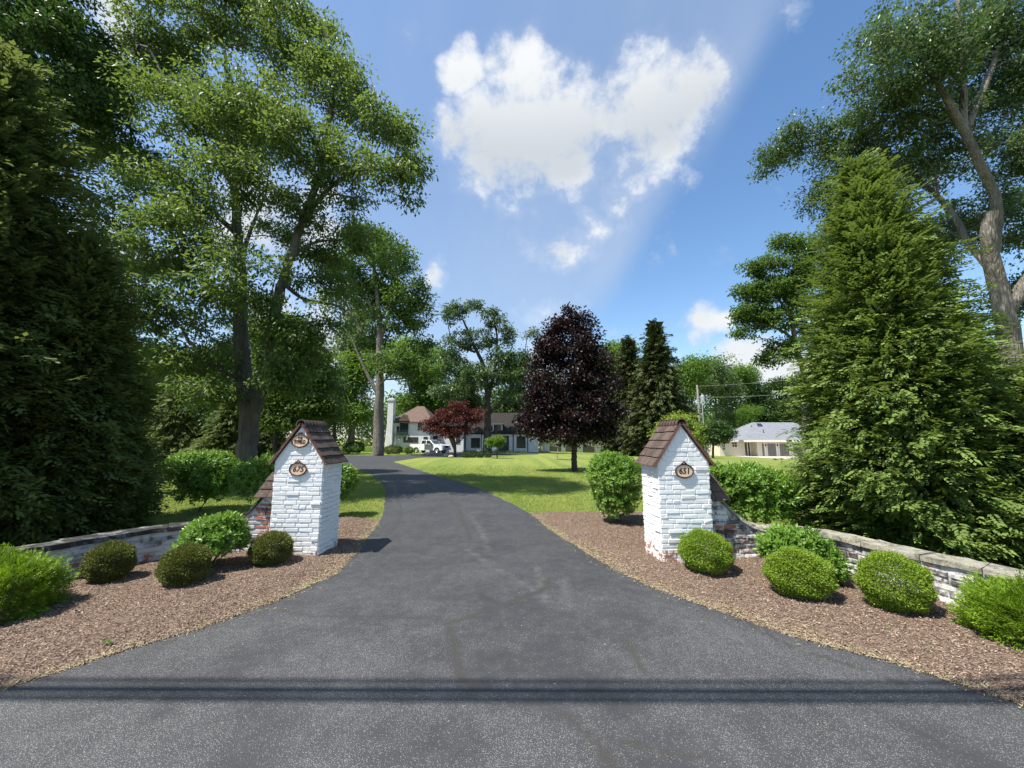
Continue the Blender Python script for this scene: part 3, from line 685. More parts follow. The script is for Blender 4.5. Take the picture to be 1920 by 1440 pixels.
    cap.add(P_, [(0, 1, 5, 4), (1, 2, 5), (2, 3, 4, 5), (0, 4, 3), (3, 2, 1, 0)], .3)
    def course(A, B, Cc, Dd, n=3, per=2):      # A,B eave; D,C ridge above them
        A, B, Cc, Dd = map(Vector, (A, B, Cc, Dd)); nr = (B-A).cross(Dd-A).normalized()
        if nr.z < 0: nr = -nr
        for c in range(n):
            f0 = c/n - .03; f1 = (c+1)/n; 
            a0 = A.lerp(Dd, f0); b0 = B.lerp(Cc, f0); a1 = A.lerp(Dd, f1); b1 = B.lerp(Cc, f1)
            for p in range(per):
                u0, u1 = p/per+.01, (p+1)/per-.01; jt = rnd.uniform(-.003, .003)
                lo = [a0.lerp(b0, u0), a0.lerp(b0, u1)]; hi_ = [a1.lerp(b1, u1), a1.lerp(b1, u0)]
                vs = [lo[0]+nr*(.012), lo[1]+nr*(.012), hi_[0]+nr*.002, hi_[1]+nr*.002, lo[0]+nr*(.030+jt), lo[1]+nr*(.030-jt), hi_[0]+nr*.014, hi_[1]+nr*.014]
                cap.add([tuple(v) for v in vs], [(3, 2, 1, 0), (4, 5, 6, 7), (0, 1, 5, 4), (1, 2, 6, 5), (2, 3, 7, 6), (3, 0, 4, 7)], rnd.random())
    course(P_[0], P_[1], P_[5], P_[4]); course(P_[1], P_[2], P_[5], P_[5], 3, 1); course(P_[2], P_[3], P_[4], P_[5])
    cap.build('tile_cap', M[tile], root)
    return root
wall(PL, -1, 'dark weathered low brick wall with stone coping behind the left bed', M['wbrick_dark'], M['stone_dark'], 'tile_dark')
wall(PR, 1, 'pale peeling low brick wall with lichened coping behind the right bed', M['wbrick'], M['stone_lichen'], 'tile_brown')

# ------------------------------------------------------------------ vegetation builders
class Tree:
    def __init__(s, base, seed):
        s.o = np.array(base, float); s.rs = np.random.RandomState(seed); s.P = []; s.par = []; s.R = []; s.plen = []; s.chains = []
        s.leafV = []; s.leafF = []; s.leafR = []; s.nv = 0
    def stem(s, pts, r0, r1, frm=None, n=5, wob=.008):
        """a limb through world points; its first point should lie on an earlier limb"""
        pts = smooth3(np.array(pts, float), n); L = np.concatenate([[0], np.cumsum(np.linalg.norm(np.diff(pts, axis=0), axis=1))]); L /= L[-1]
        w = s.rs.normal(0, 1, (len(pts), 3))*wob*np.linalg.norm(pts[-1]-pts[0])*.15; w[0] = 0; pts = pts + w
        par = -1
        if s.P:
            A = np.array(s.P); par = int(np.argmin(np.linalg.norm(A - pts[0], axis=1)))
        ch = [par] if par >= 0 else []
        for p, t in zip(pts, L):
            s.P.append(p); s.par.append(par); s.R.append(r0 + (r1-r0)*t**.8); s.plen.append((s.plen[par] + np.linalg.norm(p - s.P[par])) if par >= 0 else 0)
            par = len(s.P)-1; ch.append(par)
        s.chains.append((ch, True)); return par
    def grow(s, A, up=.15, step=None, rt=.012, start=0, pw=.30, wob=.09):
        A = np.array(A, float); P = np.array(s.P); n0 = start
        d = np.array([np.min(np.linalg.norm(P[n0:] - a, axis=1)) for a in A]); order = np.argsort(d)
        cap = 60000; buf = np.zeros((cap, 3)); n = len(s.P); buf[:n] = P; pl = np.zeros(cap); pl[:n] = s.plen
        ext = float(np.median(d)) + .1
        base_n = n
        for i in order:
            a = A[i]; dv = a - buf[n0:n]; dist = np.linalg.norm(dv, axis=1)
            cost = dist + pw*pl[n0:n] + .9*np.clip(buf[n0:n, 2] - a[2] + up*dist, 0, None)
            j = int(np.argmin(cost)) + n0; dd = dist[j-n0]; k = max(2, min(6, int(dd/(ext*.35)) + 1))
            p0 = buf[j]; mid = (p0 + a)/2 + np.array([0, 0, dd*.12]) + s.rs.normal(0, 1, 3)*dd*wob
            par = j; ch = [j]
            for q in range(1, k+1):
                t = q/k; p = (1-t)**2*p0 + 2*t*(1-t)*mid + t*t*a
                if q < k: p = p + s.rs.normal(0, 1, 3)*dd*.018
                buf[n] = p; pl[n] = pl[par] + np.linalg.norm(p - buf[par]); s.P.append(p); s.par.append(par); s.R.append(0); s.plen.append(pl[n]); par = n; ch.append(n); n += 1
            s.chains.append((ch, False))
        s.rt = rt; s.n_stem = base_n
        # pipe model
        acc = np.zeros(n); par = np.array(s.par)
        for i in range(n-1, -1, -1):
            r = s.R[i] if s.R[i] > 0 else max(rt, acc[i]**(1/2.35)); s.R[i] = r
            if par[i] >= 0 and i >= base_n: acc[par[i]] += r**2.35
    def wood(s, mat, parent, name='trunk', n0=12, minr=0.0):
        V = []; Fc = []; nv = 0
        for ch, main in s.chains:
            pts = np.array([s.P[i] for i in ch]); r = np.array([s.R[i] for i in ch])
            if len(pts) < 2 or r[1:].max() < minr: continue
            if len(ch) > 1 and (not main): r[0] = r[1]
            elif main and ch[0] != ch[1] and len(s.chains) > 1 and ch is not s.chains[0][0]: r[0] = r[1]
            k = n0 if main else (7 if r.max() > .03 else 4)
            d = np.gradient(pts, axis=0); d /= np.linalg.norm(d, axis=1, keepdims=True)+1e-9
            ref = np.array([1., 0, 0]) if abs(d[0, 0]) < .8 else np.array([0, 1., 0]); u = np.cross(d[0], ref); u /= np.linalg.norm(u)
            for i in range(len(pts)):
                u = u - d[i]*np.dot(u, d[i]); u /= np.linalg.norm(u)+1e-9; w = np.cross(d[i], u); a = np.arange(k)*2*np.pi/k
                rr = r[i]*(1 + (.06*np.sin(a*3+i*.3) if main else 0))
                V.append(pts[i] + np.outer(np.cos(a)*rr, u) + np.outer(np.sin(a)*rr, w))
            m = len(pts); b = nv + np.arange(m-1)[:, None]*k + np.arange(k)[None]; b2 = nv + np.arange(m-1)[:, None]*k + ((np.arange(k)+1) % k)[None]
            Fc.append(np.stack([b, b2, b2+k, b+k], -1).reshape(-1, 4)); nv += m*k
        return link(name, np_mesh(name, np.vstack(V) - s.o, np.vstack(Fc), mat, smooth=True), parent)
    def add_leaves(s, pos, d, n, L, Wd, rv, fold=.18):
        V, Fc, r = leaf_geo(pos, d, n, L, Wd, rv, fold); s.leafV.append(V); s.leafF.append(Fc + s.nv); s.leafR.append(r); s.nv += len(V)
    def clusters(s, A, per, spread, L, flat=.6, cvar=.5, droop=.25, aspect=.5):
        A = np.array(A, float); N = len(A); R_ = s.rs; cr = R_.rand(N)
        k = np.maximum(3, R_.poisson(per, N)); idx = np.repeat(np.arange(N), k); n = len(idx)
        off = R_.normal(0, 1, (n, 3)); off = off/np.linalg.norm(off, axis=1, keepdims=True)*(R_.rand(n, 1)**.5)*np.array([1, 1, flat])*.85; sc = (spread*(.6+.8*R_.rand(N)))[idx][:, None]
        pos = A[idx] + off*sc
        d = off + R_.normal(0, .6, (n, 3)) + np.array([0, 0, -droop]); nn = R_.normal(0, .55, (n, 3)) + np.array([0, 0, 1.0])
        l = L*(.65+.7*R_.rand(n)); rv = np.clip(cvar*cr[idx] + (1-cvar)*R_.rand(n), 0, 1)
        s.add_leaves(pos, d, nn, l, l*aspect, rv)
    def crown(s, mat, parent, name='crown'):
        return link(name, np_mesh(name, np.vstack(s.leafV) - s.o, np.vstack(s.leafF), mat, rnd=np.concatenate(s.leafR)), parent)

def smooth3(P, n):
    t = np.linspace(0, len(P)-1, n*(len(P)-1)+1); k = np.vstack([2*P[0]-P[1], P, 2*P[-1]-P[-2]]); out = []
    for v in t:
        i = min(int(v), len(P)-2); f = v-i; a, b, c, d = k[i:i+4]
        out.append(.5*((2*b)+(-a+c)*f+(2*a-5*b+4*c-d)*f*f+(-a+3*b-3*c+d)*f**3))
    return np.array(out)
def blob_pts(R_, blobs, n, shell=.55):
    """blobs: centre, radii -> points mostly towards each blob's surface"""
    vol = np.array([b[1][0]*b[1][1]*b[1][2] for b in blobs])**.75; idx = R_.choice(len(blobs), n, p=vol/vol.sum())
    v = R_.normal(size=(n, 3)); v /= np.linalg.norm(v, axis=1, keepdims=True); r = (shell + (1-shell)*R_.rand(n))
    return np.array([b[0] for b in blobs])[idx] + v*r[:, None]*np.array([b[1] for b in blobs])[idx]
def px_blobs(lst, Y, ry=None):
    out = []
    for e in lst:
        px, py, rx, rz = e[:4]; yy = Y + (e[4] if len(e) > 4 else 0); k = yy/F_PX
        sx = 1/1.0; out.append((W(px, py, yy), np.array([rx*k, (ry if ry else (rx+rz)*.5*k), rz*k])))
    return out

def cone_sprays(T, base, H, R0, n, L=.34, mat=None, top_pow=.9, lobes=5, low=.012, droop=.12, wid=.55, leaf=.055, layers=0, skew=(0, 0), core=.55):
    """an evergreen: flat sprays of short leaflets whose tips fill a ragged cone"""
    R_ = T.rs; h = 1 - np.sqrt(R_.rand(n))*(1-low) if top_pow > .5 else R_.rand(n)
    h = np.clip(h, low, .995); az = R_.rand(n)*2*np.pi
    prof = np.minimum((1-h)**top_pow*1.08, (.86 + .14*sm(0, .18, h)))
    lob = 1 + .11*np.sin(az*lobes + h*9) + .09*np.sin(az*3 - h*17 + 1.3) + .09*np.sin(az*11 + h*31)
    lob += .36*(vnoise(az*R0/.55 + 50, h*H/.45, 1, 7) - .5) + .32*(vnoise(az*R0/1.3 + 90, h*H/1.0, 1, 17) - .5)
    if layers: lob *= .84 + .22*np.abs(np.sin(h*layers*np.pi))
    rr = R0*prof*lob*(core + (1-core)*R_.rand(n)**.45)
    p = np.stack([base[0] + np.cos(az)*rr + skew[0]*h*H, base[1] + np.sin(az)*rr + skew[1]*h*H, base[2] + h*H], 1) + R_.normal(0, .06, (n, 3)) + np.stack([np.cos(az), np.sin(az), az*0], 1)*(R_.rand(n, 1)**7*R0*.22)
    A = np.stack([np.cos(az), np.sin(az), -droop + .5*h**2 + R_.normal(0, .18, n)], 1) + R_.normal(0, .22, (n, 3)); A /= np.linalg.norm(A, axis=1, keepdims=True)
    U = np.array([0, 0, 1.]) + R_.normal(0, .35, (n, 3)); S = np.cross(U, A); S /= np.linalg.norm(S, axis=1, keepdims=True); U = np.cross(A, S)
    sprays(T, p, A, S, U, L*(.6+.7*R_.rand(n)), leaf, wid)
def sprays(T, p, A, S, U, Ls, leaf, wid, m=6, cvar=.55):
    R_ = T.rs; n = len(p); cr = R_.rand(n); Ls = Ls[:, None]
    for i in range(m):
        t = (i+.6)/m
        for sg in (-1, 1):
            k = wid*(1-.65*t)
            d = A*(.75+.3*t) + S*sg*(1.0-.55*t) + U*(-.10) + R_.normal(0, .12, (n, 3))
            pos = p + A*Ls*(t-.5) + U*Ls*(-.12*t*t) + S*sg*Ls*.04
            T.add_leaves(pos, d, U + R_.normal(0, .25, (n, 3)), np.maximum(Ls[:, 0]*k*.62, leaf*.6), leaf*(.34+.1*R_.rand(n)), np.clip(cvar*cr + (1-cvar)*R_.rand(n)*.8 + .22*t, 0, 1), .12)
    T.add_leaves(p + A*Ls*.32, A + R_.normal(0, .1, (n, 3)), U, Ls[:, 0]*.34, leaf*.5, np.clip(cvar*cr + .45, 0, 1), .1)

def evergreen(name, label, cat, base, H, R0, n, mat, seed, bark='bark_dark', group=None, trunk_r=.12, **k):
    T = Tree(base, seed); root = empty(name, base, label, cat, group)
    cone_sprays(T, base, H, R0, n, **k)
    m_ = n//5; hh = T.rs.rand(m_)**1.2*.93+.02; aa = T.rs.rand(m_)*6.28; rr = R0*np.minimum((1-hh)**k.get('top_pow', .9), .9)*.72*T.rs.rand(m_)**.5; sk = k.get('skew', (0, 0))
    T.add_leaves(np.stack([base[0]+np.cos(aa)*rr+sk[0]*hh*H, base[1]+np.sin(aa)*rr, base[2]+hh*H], 1), rdir(m_, .5), rdir(m_), k.get('L', .4)*1.1, k.get('L', .4)*.55, T.rs.rand(m_)*.25)
    T.stem([np.array(base) + [0, 0, -.1], np.array(base) + [sk[0]*H*.5, sk[1]*H*.5, H*.5], np.array(base) + [sk[0]*H, sk[1]*H, H*.97]], trunk_r, .015)
    A = []
    for i in range(60):
        h = T.rs.uniform(.03, .9); a = T.rs.rand()*6.28; r = R0*(1-h)*.7; A.append([base[0]+math.cos(a)*r+sk[0]*h*H, base[1]+math.sin(a)*r+sk[1]*h*H, base[2]+h*H])
    T.grow(A, up=.0, rt=.008); T.wood(M[bark], root); T.crown(M[mat], root); return root

def broadleaf(name, label, cat, base, stems, blobs, natt, per, leaf, spread, mat, bark, seed, group=None, rt=.012, flat=.6, shell=.5, droop=.25, aspect=.5, pw=.3, minr=0., inner=0, up=.15, extra=None):
    T = Tree(base, seed); root = empty(name, base, label, cat, group)
    for pts, r0, r1 in stems: T.stem(pts, r0, r1)
    A = blob_pts(T.rs, blobs, natt, shell); T.grow(A, rt=rt, pw=pw, up=up)
    T.clusters(A, per, spread, leaf, flat=flat, droop=droop, aspect=aspect)
    # leaves along the outer twigs too
    tw = np.array([T.P[i] for i in range(T.n_stem, len(T.P)) if T.R[i] < rt*1.9])
    if len(tw): T.clusters(tw + T.rs.normal(0, spread*.2, tw.shape), per*.22, spread*.7, leaf, flat=flat, droop=droop, aspect=aspect)
    T.wood(M[bark], root, minr=minr); T.crown(M[mat], root); return root

def flare(g, r): # a trunk's widened foot
    return [g + np.array([0, 0, -.15])]

# ------------------------------------------------------------------ shrubs
def dome_pts(R_, n, r, low=-.35, shell=.80, pw=.35):
    v = R_.normal(size=(n*2, 3)); v /= np.linalg.norm(v, axis=1, keepdims=True); v = v[v[:, 2] > low][:n]
    k = shell + (1-shell)*R_.rand(len(v))**pw
    return v, v*k[:, None]*np.array(r)
def ball_shrub(name, label, base, r, mat, seed, n=23000, leaf=.020, group='clipped round shrubs in the beds', lump=.045, cat='round shrub'):
    T = Tree(base, seed); root = empty(name, base, label, cat, group); c = np.array(base) + [0, 0, r[2]*.90]
    v, p = dome_pts(T.rs, n, r, low=-.92, shell=.72, pw=.5)
    f = 1 + lump*(np.sin(v[:, 0]*7+seed)*np.sin(v[:, 1]*6+1)+np.sin(v[:, 2]*9+v[:, 0]*5)) + T.rs.normal(0, .022, len(v)) + (T.rs.rand(len(v))**14)*.07; p = p*f[:, None]
    p[:, 2] = np.where(v[:, 2] < -.55, p[:, 2]*.92, p[:, 2])
    d = v*1.0 + T.rs.normal(0, .55, v.shape) + [0, 0, .25]; nn = T.rs.normal(0, .6, v.shape) + v*.9 + [0, 0, .4]
    q = np.linalg.norm(p/np.array(r), axis=1)
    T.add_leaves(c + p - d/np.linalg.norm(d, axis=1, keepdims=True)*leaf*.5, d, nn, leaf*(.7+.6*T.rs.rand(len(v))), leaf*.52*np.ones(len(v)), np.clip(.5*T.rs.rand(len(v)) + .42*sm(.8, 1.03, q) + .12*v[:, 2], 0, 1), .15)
    T.stem([np.array(base)+[0, 0, -.05], c], .02, .012)
    v2, p2 = dome_pts(T.rs, 46, np.array(r)*.86, low=-.6, shell=.8); T.grow(c + p2, up=0, rt=.003, pw=.1); T.wood(M['twig'], root, 'stems', 6); T.crown(M[mat], root, 'foliage'); return root
def leafy_shrub(name, label, base, blobs, mat, seed, shoots=900, leaf=.085, cat='shrub', group=None, stems=22, per=9, wood='twig', upb=.45, aspect=.46):
    """big-leaved shrub: whorls of leaves at the ends of many shoots"""
    T = Tree(base, seed); root = empty(name, base, label, cat, group); R_ = T.rs
    B = [(np.array(b[0], float)+np.array(base), np.array(b[1], float)) for b in blobs]
    area = np.array([b[1].prod()**.66 for b in B]); idx = R_.choice(len(B), shoots, p=area/area.sum())
    v = R_.normal(size=(shoots, 3)); v[:, 2] = np.where(v[:, 2] < -.5, -v[:, 2], v[:, 2]); v /= np.linalg.norm(v, axis=1, keepdims=True)
    k = .62 + .42*R_.rand(shoots)**.6; c0 = np.array([b[0] for b in B])[idx]; p = c0 + v*k[:, None]*np.array([b[1] for b in B])[idx]
    p[:, 2] = np.maximum(p[:, 2], base[2] + .06)
    ax = v*.8 + [0, 0, upb] + R_.normal(0, .2, v.shape); ax /= np.linalg.norm(ax, axis=1, keepdims=True); cr = R_.rand(shoots)
    for i in range(per):
        a = i*2.4 + R_.rand(shoots)*.5; t = i/per; U = np.cross(ax, R_.normal(size=ax.shape)*.01 + [0.3, .1, 1.]); U /= np.linalg.norm(U, axis=1, keepdims=True); Vv = np.cross(ax, U)
        out = U*np.cos(a)[:, None] + Vv*np.sin(a)[:, None]; d = out*(1.0-.55*t) + ax*(.15+.9*t) + [0, 0, -.12*(1-t)]
        nn = ax + out*(-.35) + R_.normal(0, .2, ax.shape); l = leaf*(1.05-.45*t)*(.75+.5*R_.rand(shoots))
        T.add_leaves(p - ax*leaf*(1.1*(1-t)), d, nn, l, l*aspect, np.clip(.35*cr + .35*R_.rand(shoots) + .40*t, 0, 1), .22)
    b0 = np.array(base, float); c = np.mean([b[0] for b in B], 0)
    T.stem([b0+[0, 0, -.05], b0*[1, 1, 0]+[0, 0, base[2]+.08]], .03, .025, n=2)
    sel = R_.choice(shoots, min(stems*4, shoots), replace=False); T.grow(p[sel] - ax[sel]*leaf, up=0, rt=.0035, pw=.06, wob=.05)
    T.wood(M[wood], root, 'stems', 6); T.crown(M[mat], root, 'foliage'); return root
def yew(name, label, base, r, seed, n=1500, mat='yew', L=.16, cat='spreading shrub', group=None, leaf=.03):
    T = Tree(base, seed); root = empty(name, base, label, cat, group); R_ = T.rs; c = np.array(base)+[0, 0, r[2]*.42]
    v, p = dome_pts(R_, n, [r[0], r[1], r[2]*.95], low=-.45, shell=.62, pw=.5)
    f = 1 + .07*np.sin(v[:, 0]*9+seed)+.07*np.sin(v[:, 1]*8+2)+.06*np.sin(v[:, 2]*13); p = p*f[:, None]; p[:, 2] = np.maximum(p[:, 2], -r[2]*.36)
    A = v*[1, 1, .7] + [0, 0, .25] + R_.normal(0, .3, v.shape); A /= np.linalg.norm(A, axis=1, keepdims=True); U = np.array([0, 0, 1.])+R_.normal(0, .4, v.shape)+v*.3
    S = np.cross(U, A); S /= np.linalg.norm(S, axis=1, keepdims=True); U = np.cross(A, S)
    sprays(T, c+p, A, S, U, L*(.7+.6*R_.rand(len(v))), leaf, .45, m=6, cvar=.4)
    T.stem([np.array(base)+[0, 0, -.05], c], .04, .03); T.grow(c+p[:80]*.85, up=0, rt=.004, pw=.1); T.wood(M['twig'], root, 'stems', 6); T.crown(M[mat], root, 'foliage'); return root

def g0(px, py, d=0): p = G(px, py); return np.array([p[0], p[1]+d, 0.02])
def sized(px, Yb): return Yb/F_PX*px
# clipped balls in the beds  (centre px, half width px, half height px)
def ballpx(name, label, cx, cy, rx, ry, mat, seed, base_py, **k):
    b = G(cx, base_py); Yc = b[1] + .15; c = W(cx, cy, Yc); st = math.sqrt(1+((cx-960)/F_PX)**2)
    r = (rx*Yc/F_PX*.93/(st**.55), rx*Yc/F_PX*.93/(st**.9), ry*Yc/F_PX*.96); base = np.array([c[0], Yc, .03]); r = (r[0], r[1], max(r[2], (c[2]+r[2]-.03)/1.9))
    return ball_shrub(name, label, base, r, mat, seed, **k)
ballpx('round_shrub', 'olive clipped ball shrub farthest left, close against the dark wall', 202, 1072, 49, 36, 'box_dark', 1, 1104)
ballpx('round_shrub', 'olive clipped ball shrub in front of the leafy shrub in the left bed', 345, 1077, 49, 37, 'box_dark', 2, 1112)
ballpx('round_shrub', 'clipped ball shrub at the foot of the pier with two plaques', 508, 1043, 41, 30, 'box_dark', 3, 1070)
ballpx('round_shrub', 'clipped ball shrub touching the pier with a single plaque', 1323, 1051, 50, 39, 'box', 4, 1086)
ballpx('round_shrub', 'light green ball shrub in front of the leafy shrub in the right bed', 1499, 1095, 64, 44, 'box', 5, 1136)
ballpx('round_shrub', 'largest bright ball shrub, standing alone before the pale wall', 1678, 1116, 70, 53, 'box', 6, 1165)
yew('spreading_yew', 'bright feathery low shrub at the left edge of the photo', (-5.02, 4.0, .02), (.42, .42, .42), 21, 3400, L=.115, leaf=.026)
yew('spreading_yew', 'bright feathery low shrub at the right edge of the photo', (4.46, 3.5, .02), (.44, .42, .36), 22, 3400, L=.115, leaf=.026)
leafy_shrub('leafy_shrub', 'bright leafy shrub between the ball shrubs of the left bed', (-3.98, 5.38, .03), [((0, 0, .36), (.42, .36, .34)), ((-.3, -.05, .18), (.22, .22, .18)), ((.12, 0, .55), (.24, .2, .18))], 'hyd', 31, 620, .078)
leafy_shrub('leafy_shrub', 'bright leafy shrub before the curve of the pale wall', (3.52, 5.02, .03), [((0, 0, .32), (.44, .38, .32)), ((.2, -.1, .2), (.32, .3, .22)), ((-.1, 0, .46), (.24, .22, .14))], 'hyd', 32, 680, .082)
leafy_shrub('leafy_shrub', 'round leafy shrub on bare stems left of the pier with a single plaque', (2.13, 8.12, .03), [((0, 0, .92), (.60, .58, .48)), ((0, 0, .55), (.52, .50, .42)), ((-.1, 0, 1.15), (.42, .4, .30)), ((0, 0, .32), (.36, .36, .28))], 'hyd', 33, 1500, .075)
leafy_shrub('leafy_shrub', 'wide leafy shrub beside the dark evergreen behind the left wall', (-7.45, 9.5, .0), [((0, 0, .98), (.80, .7, .48)), ((-.5, .1, 1.0), (.6, .6, .42)), ((.35, -.1, .7), (.5, .5, .38)), ((0, 0, .5), (.6, .55, .4))], 'hyd', 34, 1700, .10)
leafy_shrub('leafy_shrub', 'leafy shrub half hidden left of the pier with two plaques', (-5.35, 8.6, .0), [((0, 0, .86), (.66, .6, .52)), ((.45, 0, .95), (.5, .5, .45))], 'hyd', 35, 1100, .095)
leafy_shrub('leafy_shrub', 'leafy shrub peeping out right of the pier with two plaques', (-3.98, 8.9, .0), [((0, 0, .72), (.48, .46, .50)), ((-.2, 0, .55), (.4, .4, .35))], 'hyd', 36, 760, .085)
leafy_shrub('leafy_shrub', 'wide leafy shrub behind the curve of the pale wall', (4.35, 7.35, .0), [((0, 0, .86), (.66, .55, .44)), ((.45, 0, .75), (.6, .5, .42)), ((-.4, 0, .95), (.4, .4, .34)), ((.1, 0, .45), (.7, .5, .4))], 'hyd', 37, 1800, .088)

for i, (px, py, s, lab) in enumerate(((1665, 1192, .03, 'tiny pale green weed below the largest bright ball shrub'), (1740, 1236, .03, 'tiny green weed between the right edge shrub and the driveway'), (200, 1215, .025, 'tiny weed in the chips near the edge of the left bed'))):
    p = G(px, py); T = Tree((p[0], p[1], .04), 500+i); v = rdir(40, .5); v[:, 2] = abs(v[:, 2]); T.add_leaves(np.array([p[0], p[1], .04]) + v*s*.5, v, rdir(40) + [0, 0, 1.5], s*.9, s*.32, T.rs.rand(40)); o = link('weed', np_mesh('weed', np.vstack(T.leafV) - T.o, np.vstack(T.leafF), M['hyd'], rnd=np.concatenate(T.leafR))); o.location = T.o; tag(o, lab, 'weed', 'weeds in the mulch')
# ------------------------------------------------------------------ evergreens
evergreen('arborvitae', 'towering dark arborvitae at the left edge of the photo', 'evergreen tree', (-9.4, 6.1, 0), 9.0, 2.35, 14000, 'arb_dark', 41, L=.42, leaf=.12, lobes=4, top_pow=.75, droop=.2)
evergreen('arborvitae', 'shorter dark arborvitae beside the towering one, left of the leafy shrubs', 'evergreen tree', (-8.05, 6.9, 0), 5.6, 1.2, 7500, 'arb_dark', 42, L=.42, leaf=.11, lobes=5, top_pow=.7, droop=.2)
evergreen('arborvitae', 'tall sunlit conical arborvitae behind the pale wall', 'evergreen tree', (7.0, 6.75, 0), 7.2, 1.66, 15000, 'arb', 43, L=.29, leaf=.10, lobes=5, top_pow=.86, droop=.12, skew=(-.05, 0))
evergreen('arborvitae', 'low broad arborvitae at the right edge behind the pale wall', 'evergreen tree', (8.3, 5.7, 0), 3.0, 1.55, 8000, 'arb', 44, L=.29, leaf=.10, lobes=4, top_pow=.55, droop=.12)
def spruce(px, Y, top_py, R0, seed, label, mat='spruce', n=4200, L=1.15, leaf=.50):
    b = GY(px, Y); H = W(px, top_py, Y)[2] - b[2]
    return evergreen('spruce_tree', label, 'spruce', b, H, R0, n, mat, seed, L=L, leaf=leaf, lobes=9, top_pow=.92, droop=.45, layers=0, wid=.5, trunk_r=.22, core=.2)
spruce(1240, 50, 598, 4.6, 51, 'tall pointed spruce with dark drooping boughs behind the right pier')
spruce(1187, 56, 628, 4.0, 52, 'slimmer pointed spruce between the purple maple and the taller spruce')
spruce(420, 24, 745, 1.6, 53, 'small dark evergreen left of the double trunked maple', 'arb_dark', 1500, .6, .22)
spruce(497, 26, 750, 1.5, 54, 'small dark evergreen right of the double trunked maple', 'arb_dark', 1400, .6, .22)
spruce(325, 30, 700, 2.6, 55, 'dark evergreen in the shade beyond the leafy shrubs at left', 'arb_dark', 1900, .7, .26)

# ------------------------------------------------------------------ the large broadleaved trees
Y = 12.6
def L3(lst): return [W(a, b, c) for a, b, c in lst]
bm = GY(462, Y)
broadleaf('maple_tree', 'huge double trunked maple filling the upper left of the photo', 'maple tree', bm,
  [([bm+[-.05, 0, -.2], bm+[0, 0, .25], W(462, 850, Y), W(466, 790, Y), W(455, 700, 12.7), W(452, 600, 12.8), W(450, 500, 12.9), W(444, 400, 12.9), W(435, 300, 12.8), W(428, 190, 12.6), W(422, 90, 12.4)], .34, .05),
   ([W(468, 800, Y), W(496, 705, 12.5), W(510, 620, 12.4), W(526, 540, 12.2), W(545, 480, 12.1), W(566, 420, 12.0), W(598, 335, 11.9), W(615, 250, 11.8), W(622, 150, 11.6), W(612, 60, 11.5)], .23, .045),
   ([W(566, 420, 12.0), W(610, 360, 11.6), W(665, 322, 11.2), (W(720, 318, 11.0)), W(770, 318, 10.8)], .10, .02),
   ([W(530, 530, 12.2), W(569, 560, 12.0), W(624, 571, 11.8), W(652, 586, 11.6), W(678, 622, 11.4)], .075, .02),
   ([W(545, 480, 12.1), W(590, 455, 12.5), W(640, 450, 12.8)], .08, .02),
   ([W(452, 590, 12.8), W(400, 540, 12.2), W(340, 500, 11.8), W(290, 480, 11.6)], .11, .03),
   ([W(446, 440, 12.9), W(390, 390, 13.4), W(330, 340, 13.8)], .12, .03),
   ([W(440, 350, 12.8), W(380, 260, 12.3), W(320, 170, 12.0), W(280, 90, 11.8)], .12, .03),
   ([W(430, 230, 12.7), W(500, 150, 13.0), W(560, 90, 13.2)], .09, .03),
   ([W(450, 500, 12.9), W(470, 430, 14.2), W(500, 360, 15.0)], .11, .03)],
  px_blobs([(320,40,110,90,.3),(430,10,110,80),(540,70,110,90),(610,150,90,85,-.6),(680,190,75,65,-1),(740,245,50,50,-1.3),(775,295,32,26,-1.6),(745,345,55,24,-1.6),(650,320,80,50,-1.2),(560,260,100,80,-1.5),(450,200,110,95,-1.4),(340,210,90,95,-1),
   (300,130,75,90,1),(215,150,50,80,.5),(205,300,50,80,1),(225,410,55,55,1.2),(420,470,60,40,-2.2),(520,495,38,34,-2),(455,545,50,40,-2),(340,430,70,50,-1.8),(540,700,50,40,-1),(300,690,70,60,.5),(400,730,50,36,-1),(260,500,60,60,.8),(620,530,36,26,.5),(185,470,50,50,1.5),(255,300,60,70),(340,370,85,60,-1),(440,350,70,60,-1.6),(560,380,50,35,-1),(640,420,60,34,0),(600,470,55,30,.6),(690,455,50,22,-.4),(320,480,80,50,-1),(400,555,60,45,-1.4),(285,590,70,55,-.8),(500,600,45,45,-1.4),(565,640,45,40,-1),(360,680,70,45,-.6),(620,600,30,15,-.9),(480,250,100,90,1.8),(520,430,40,20,1.8),(400,640,60,60,1.5)], Y, 1.5),
  1350, 78, .138, .66, 'maple', 'bark_grey', 101, rt=.010, flat=.5, shell=.35, droop=.5, aspect=.42)

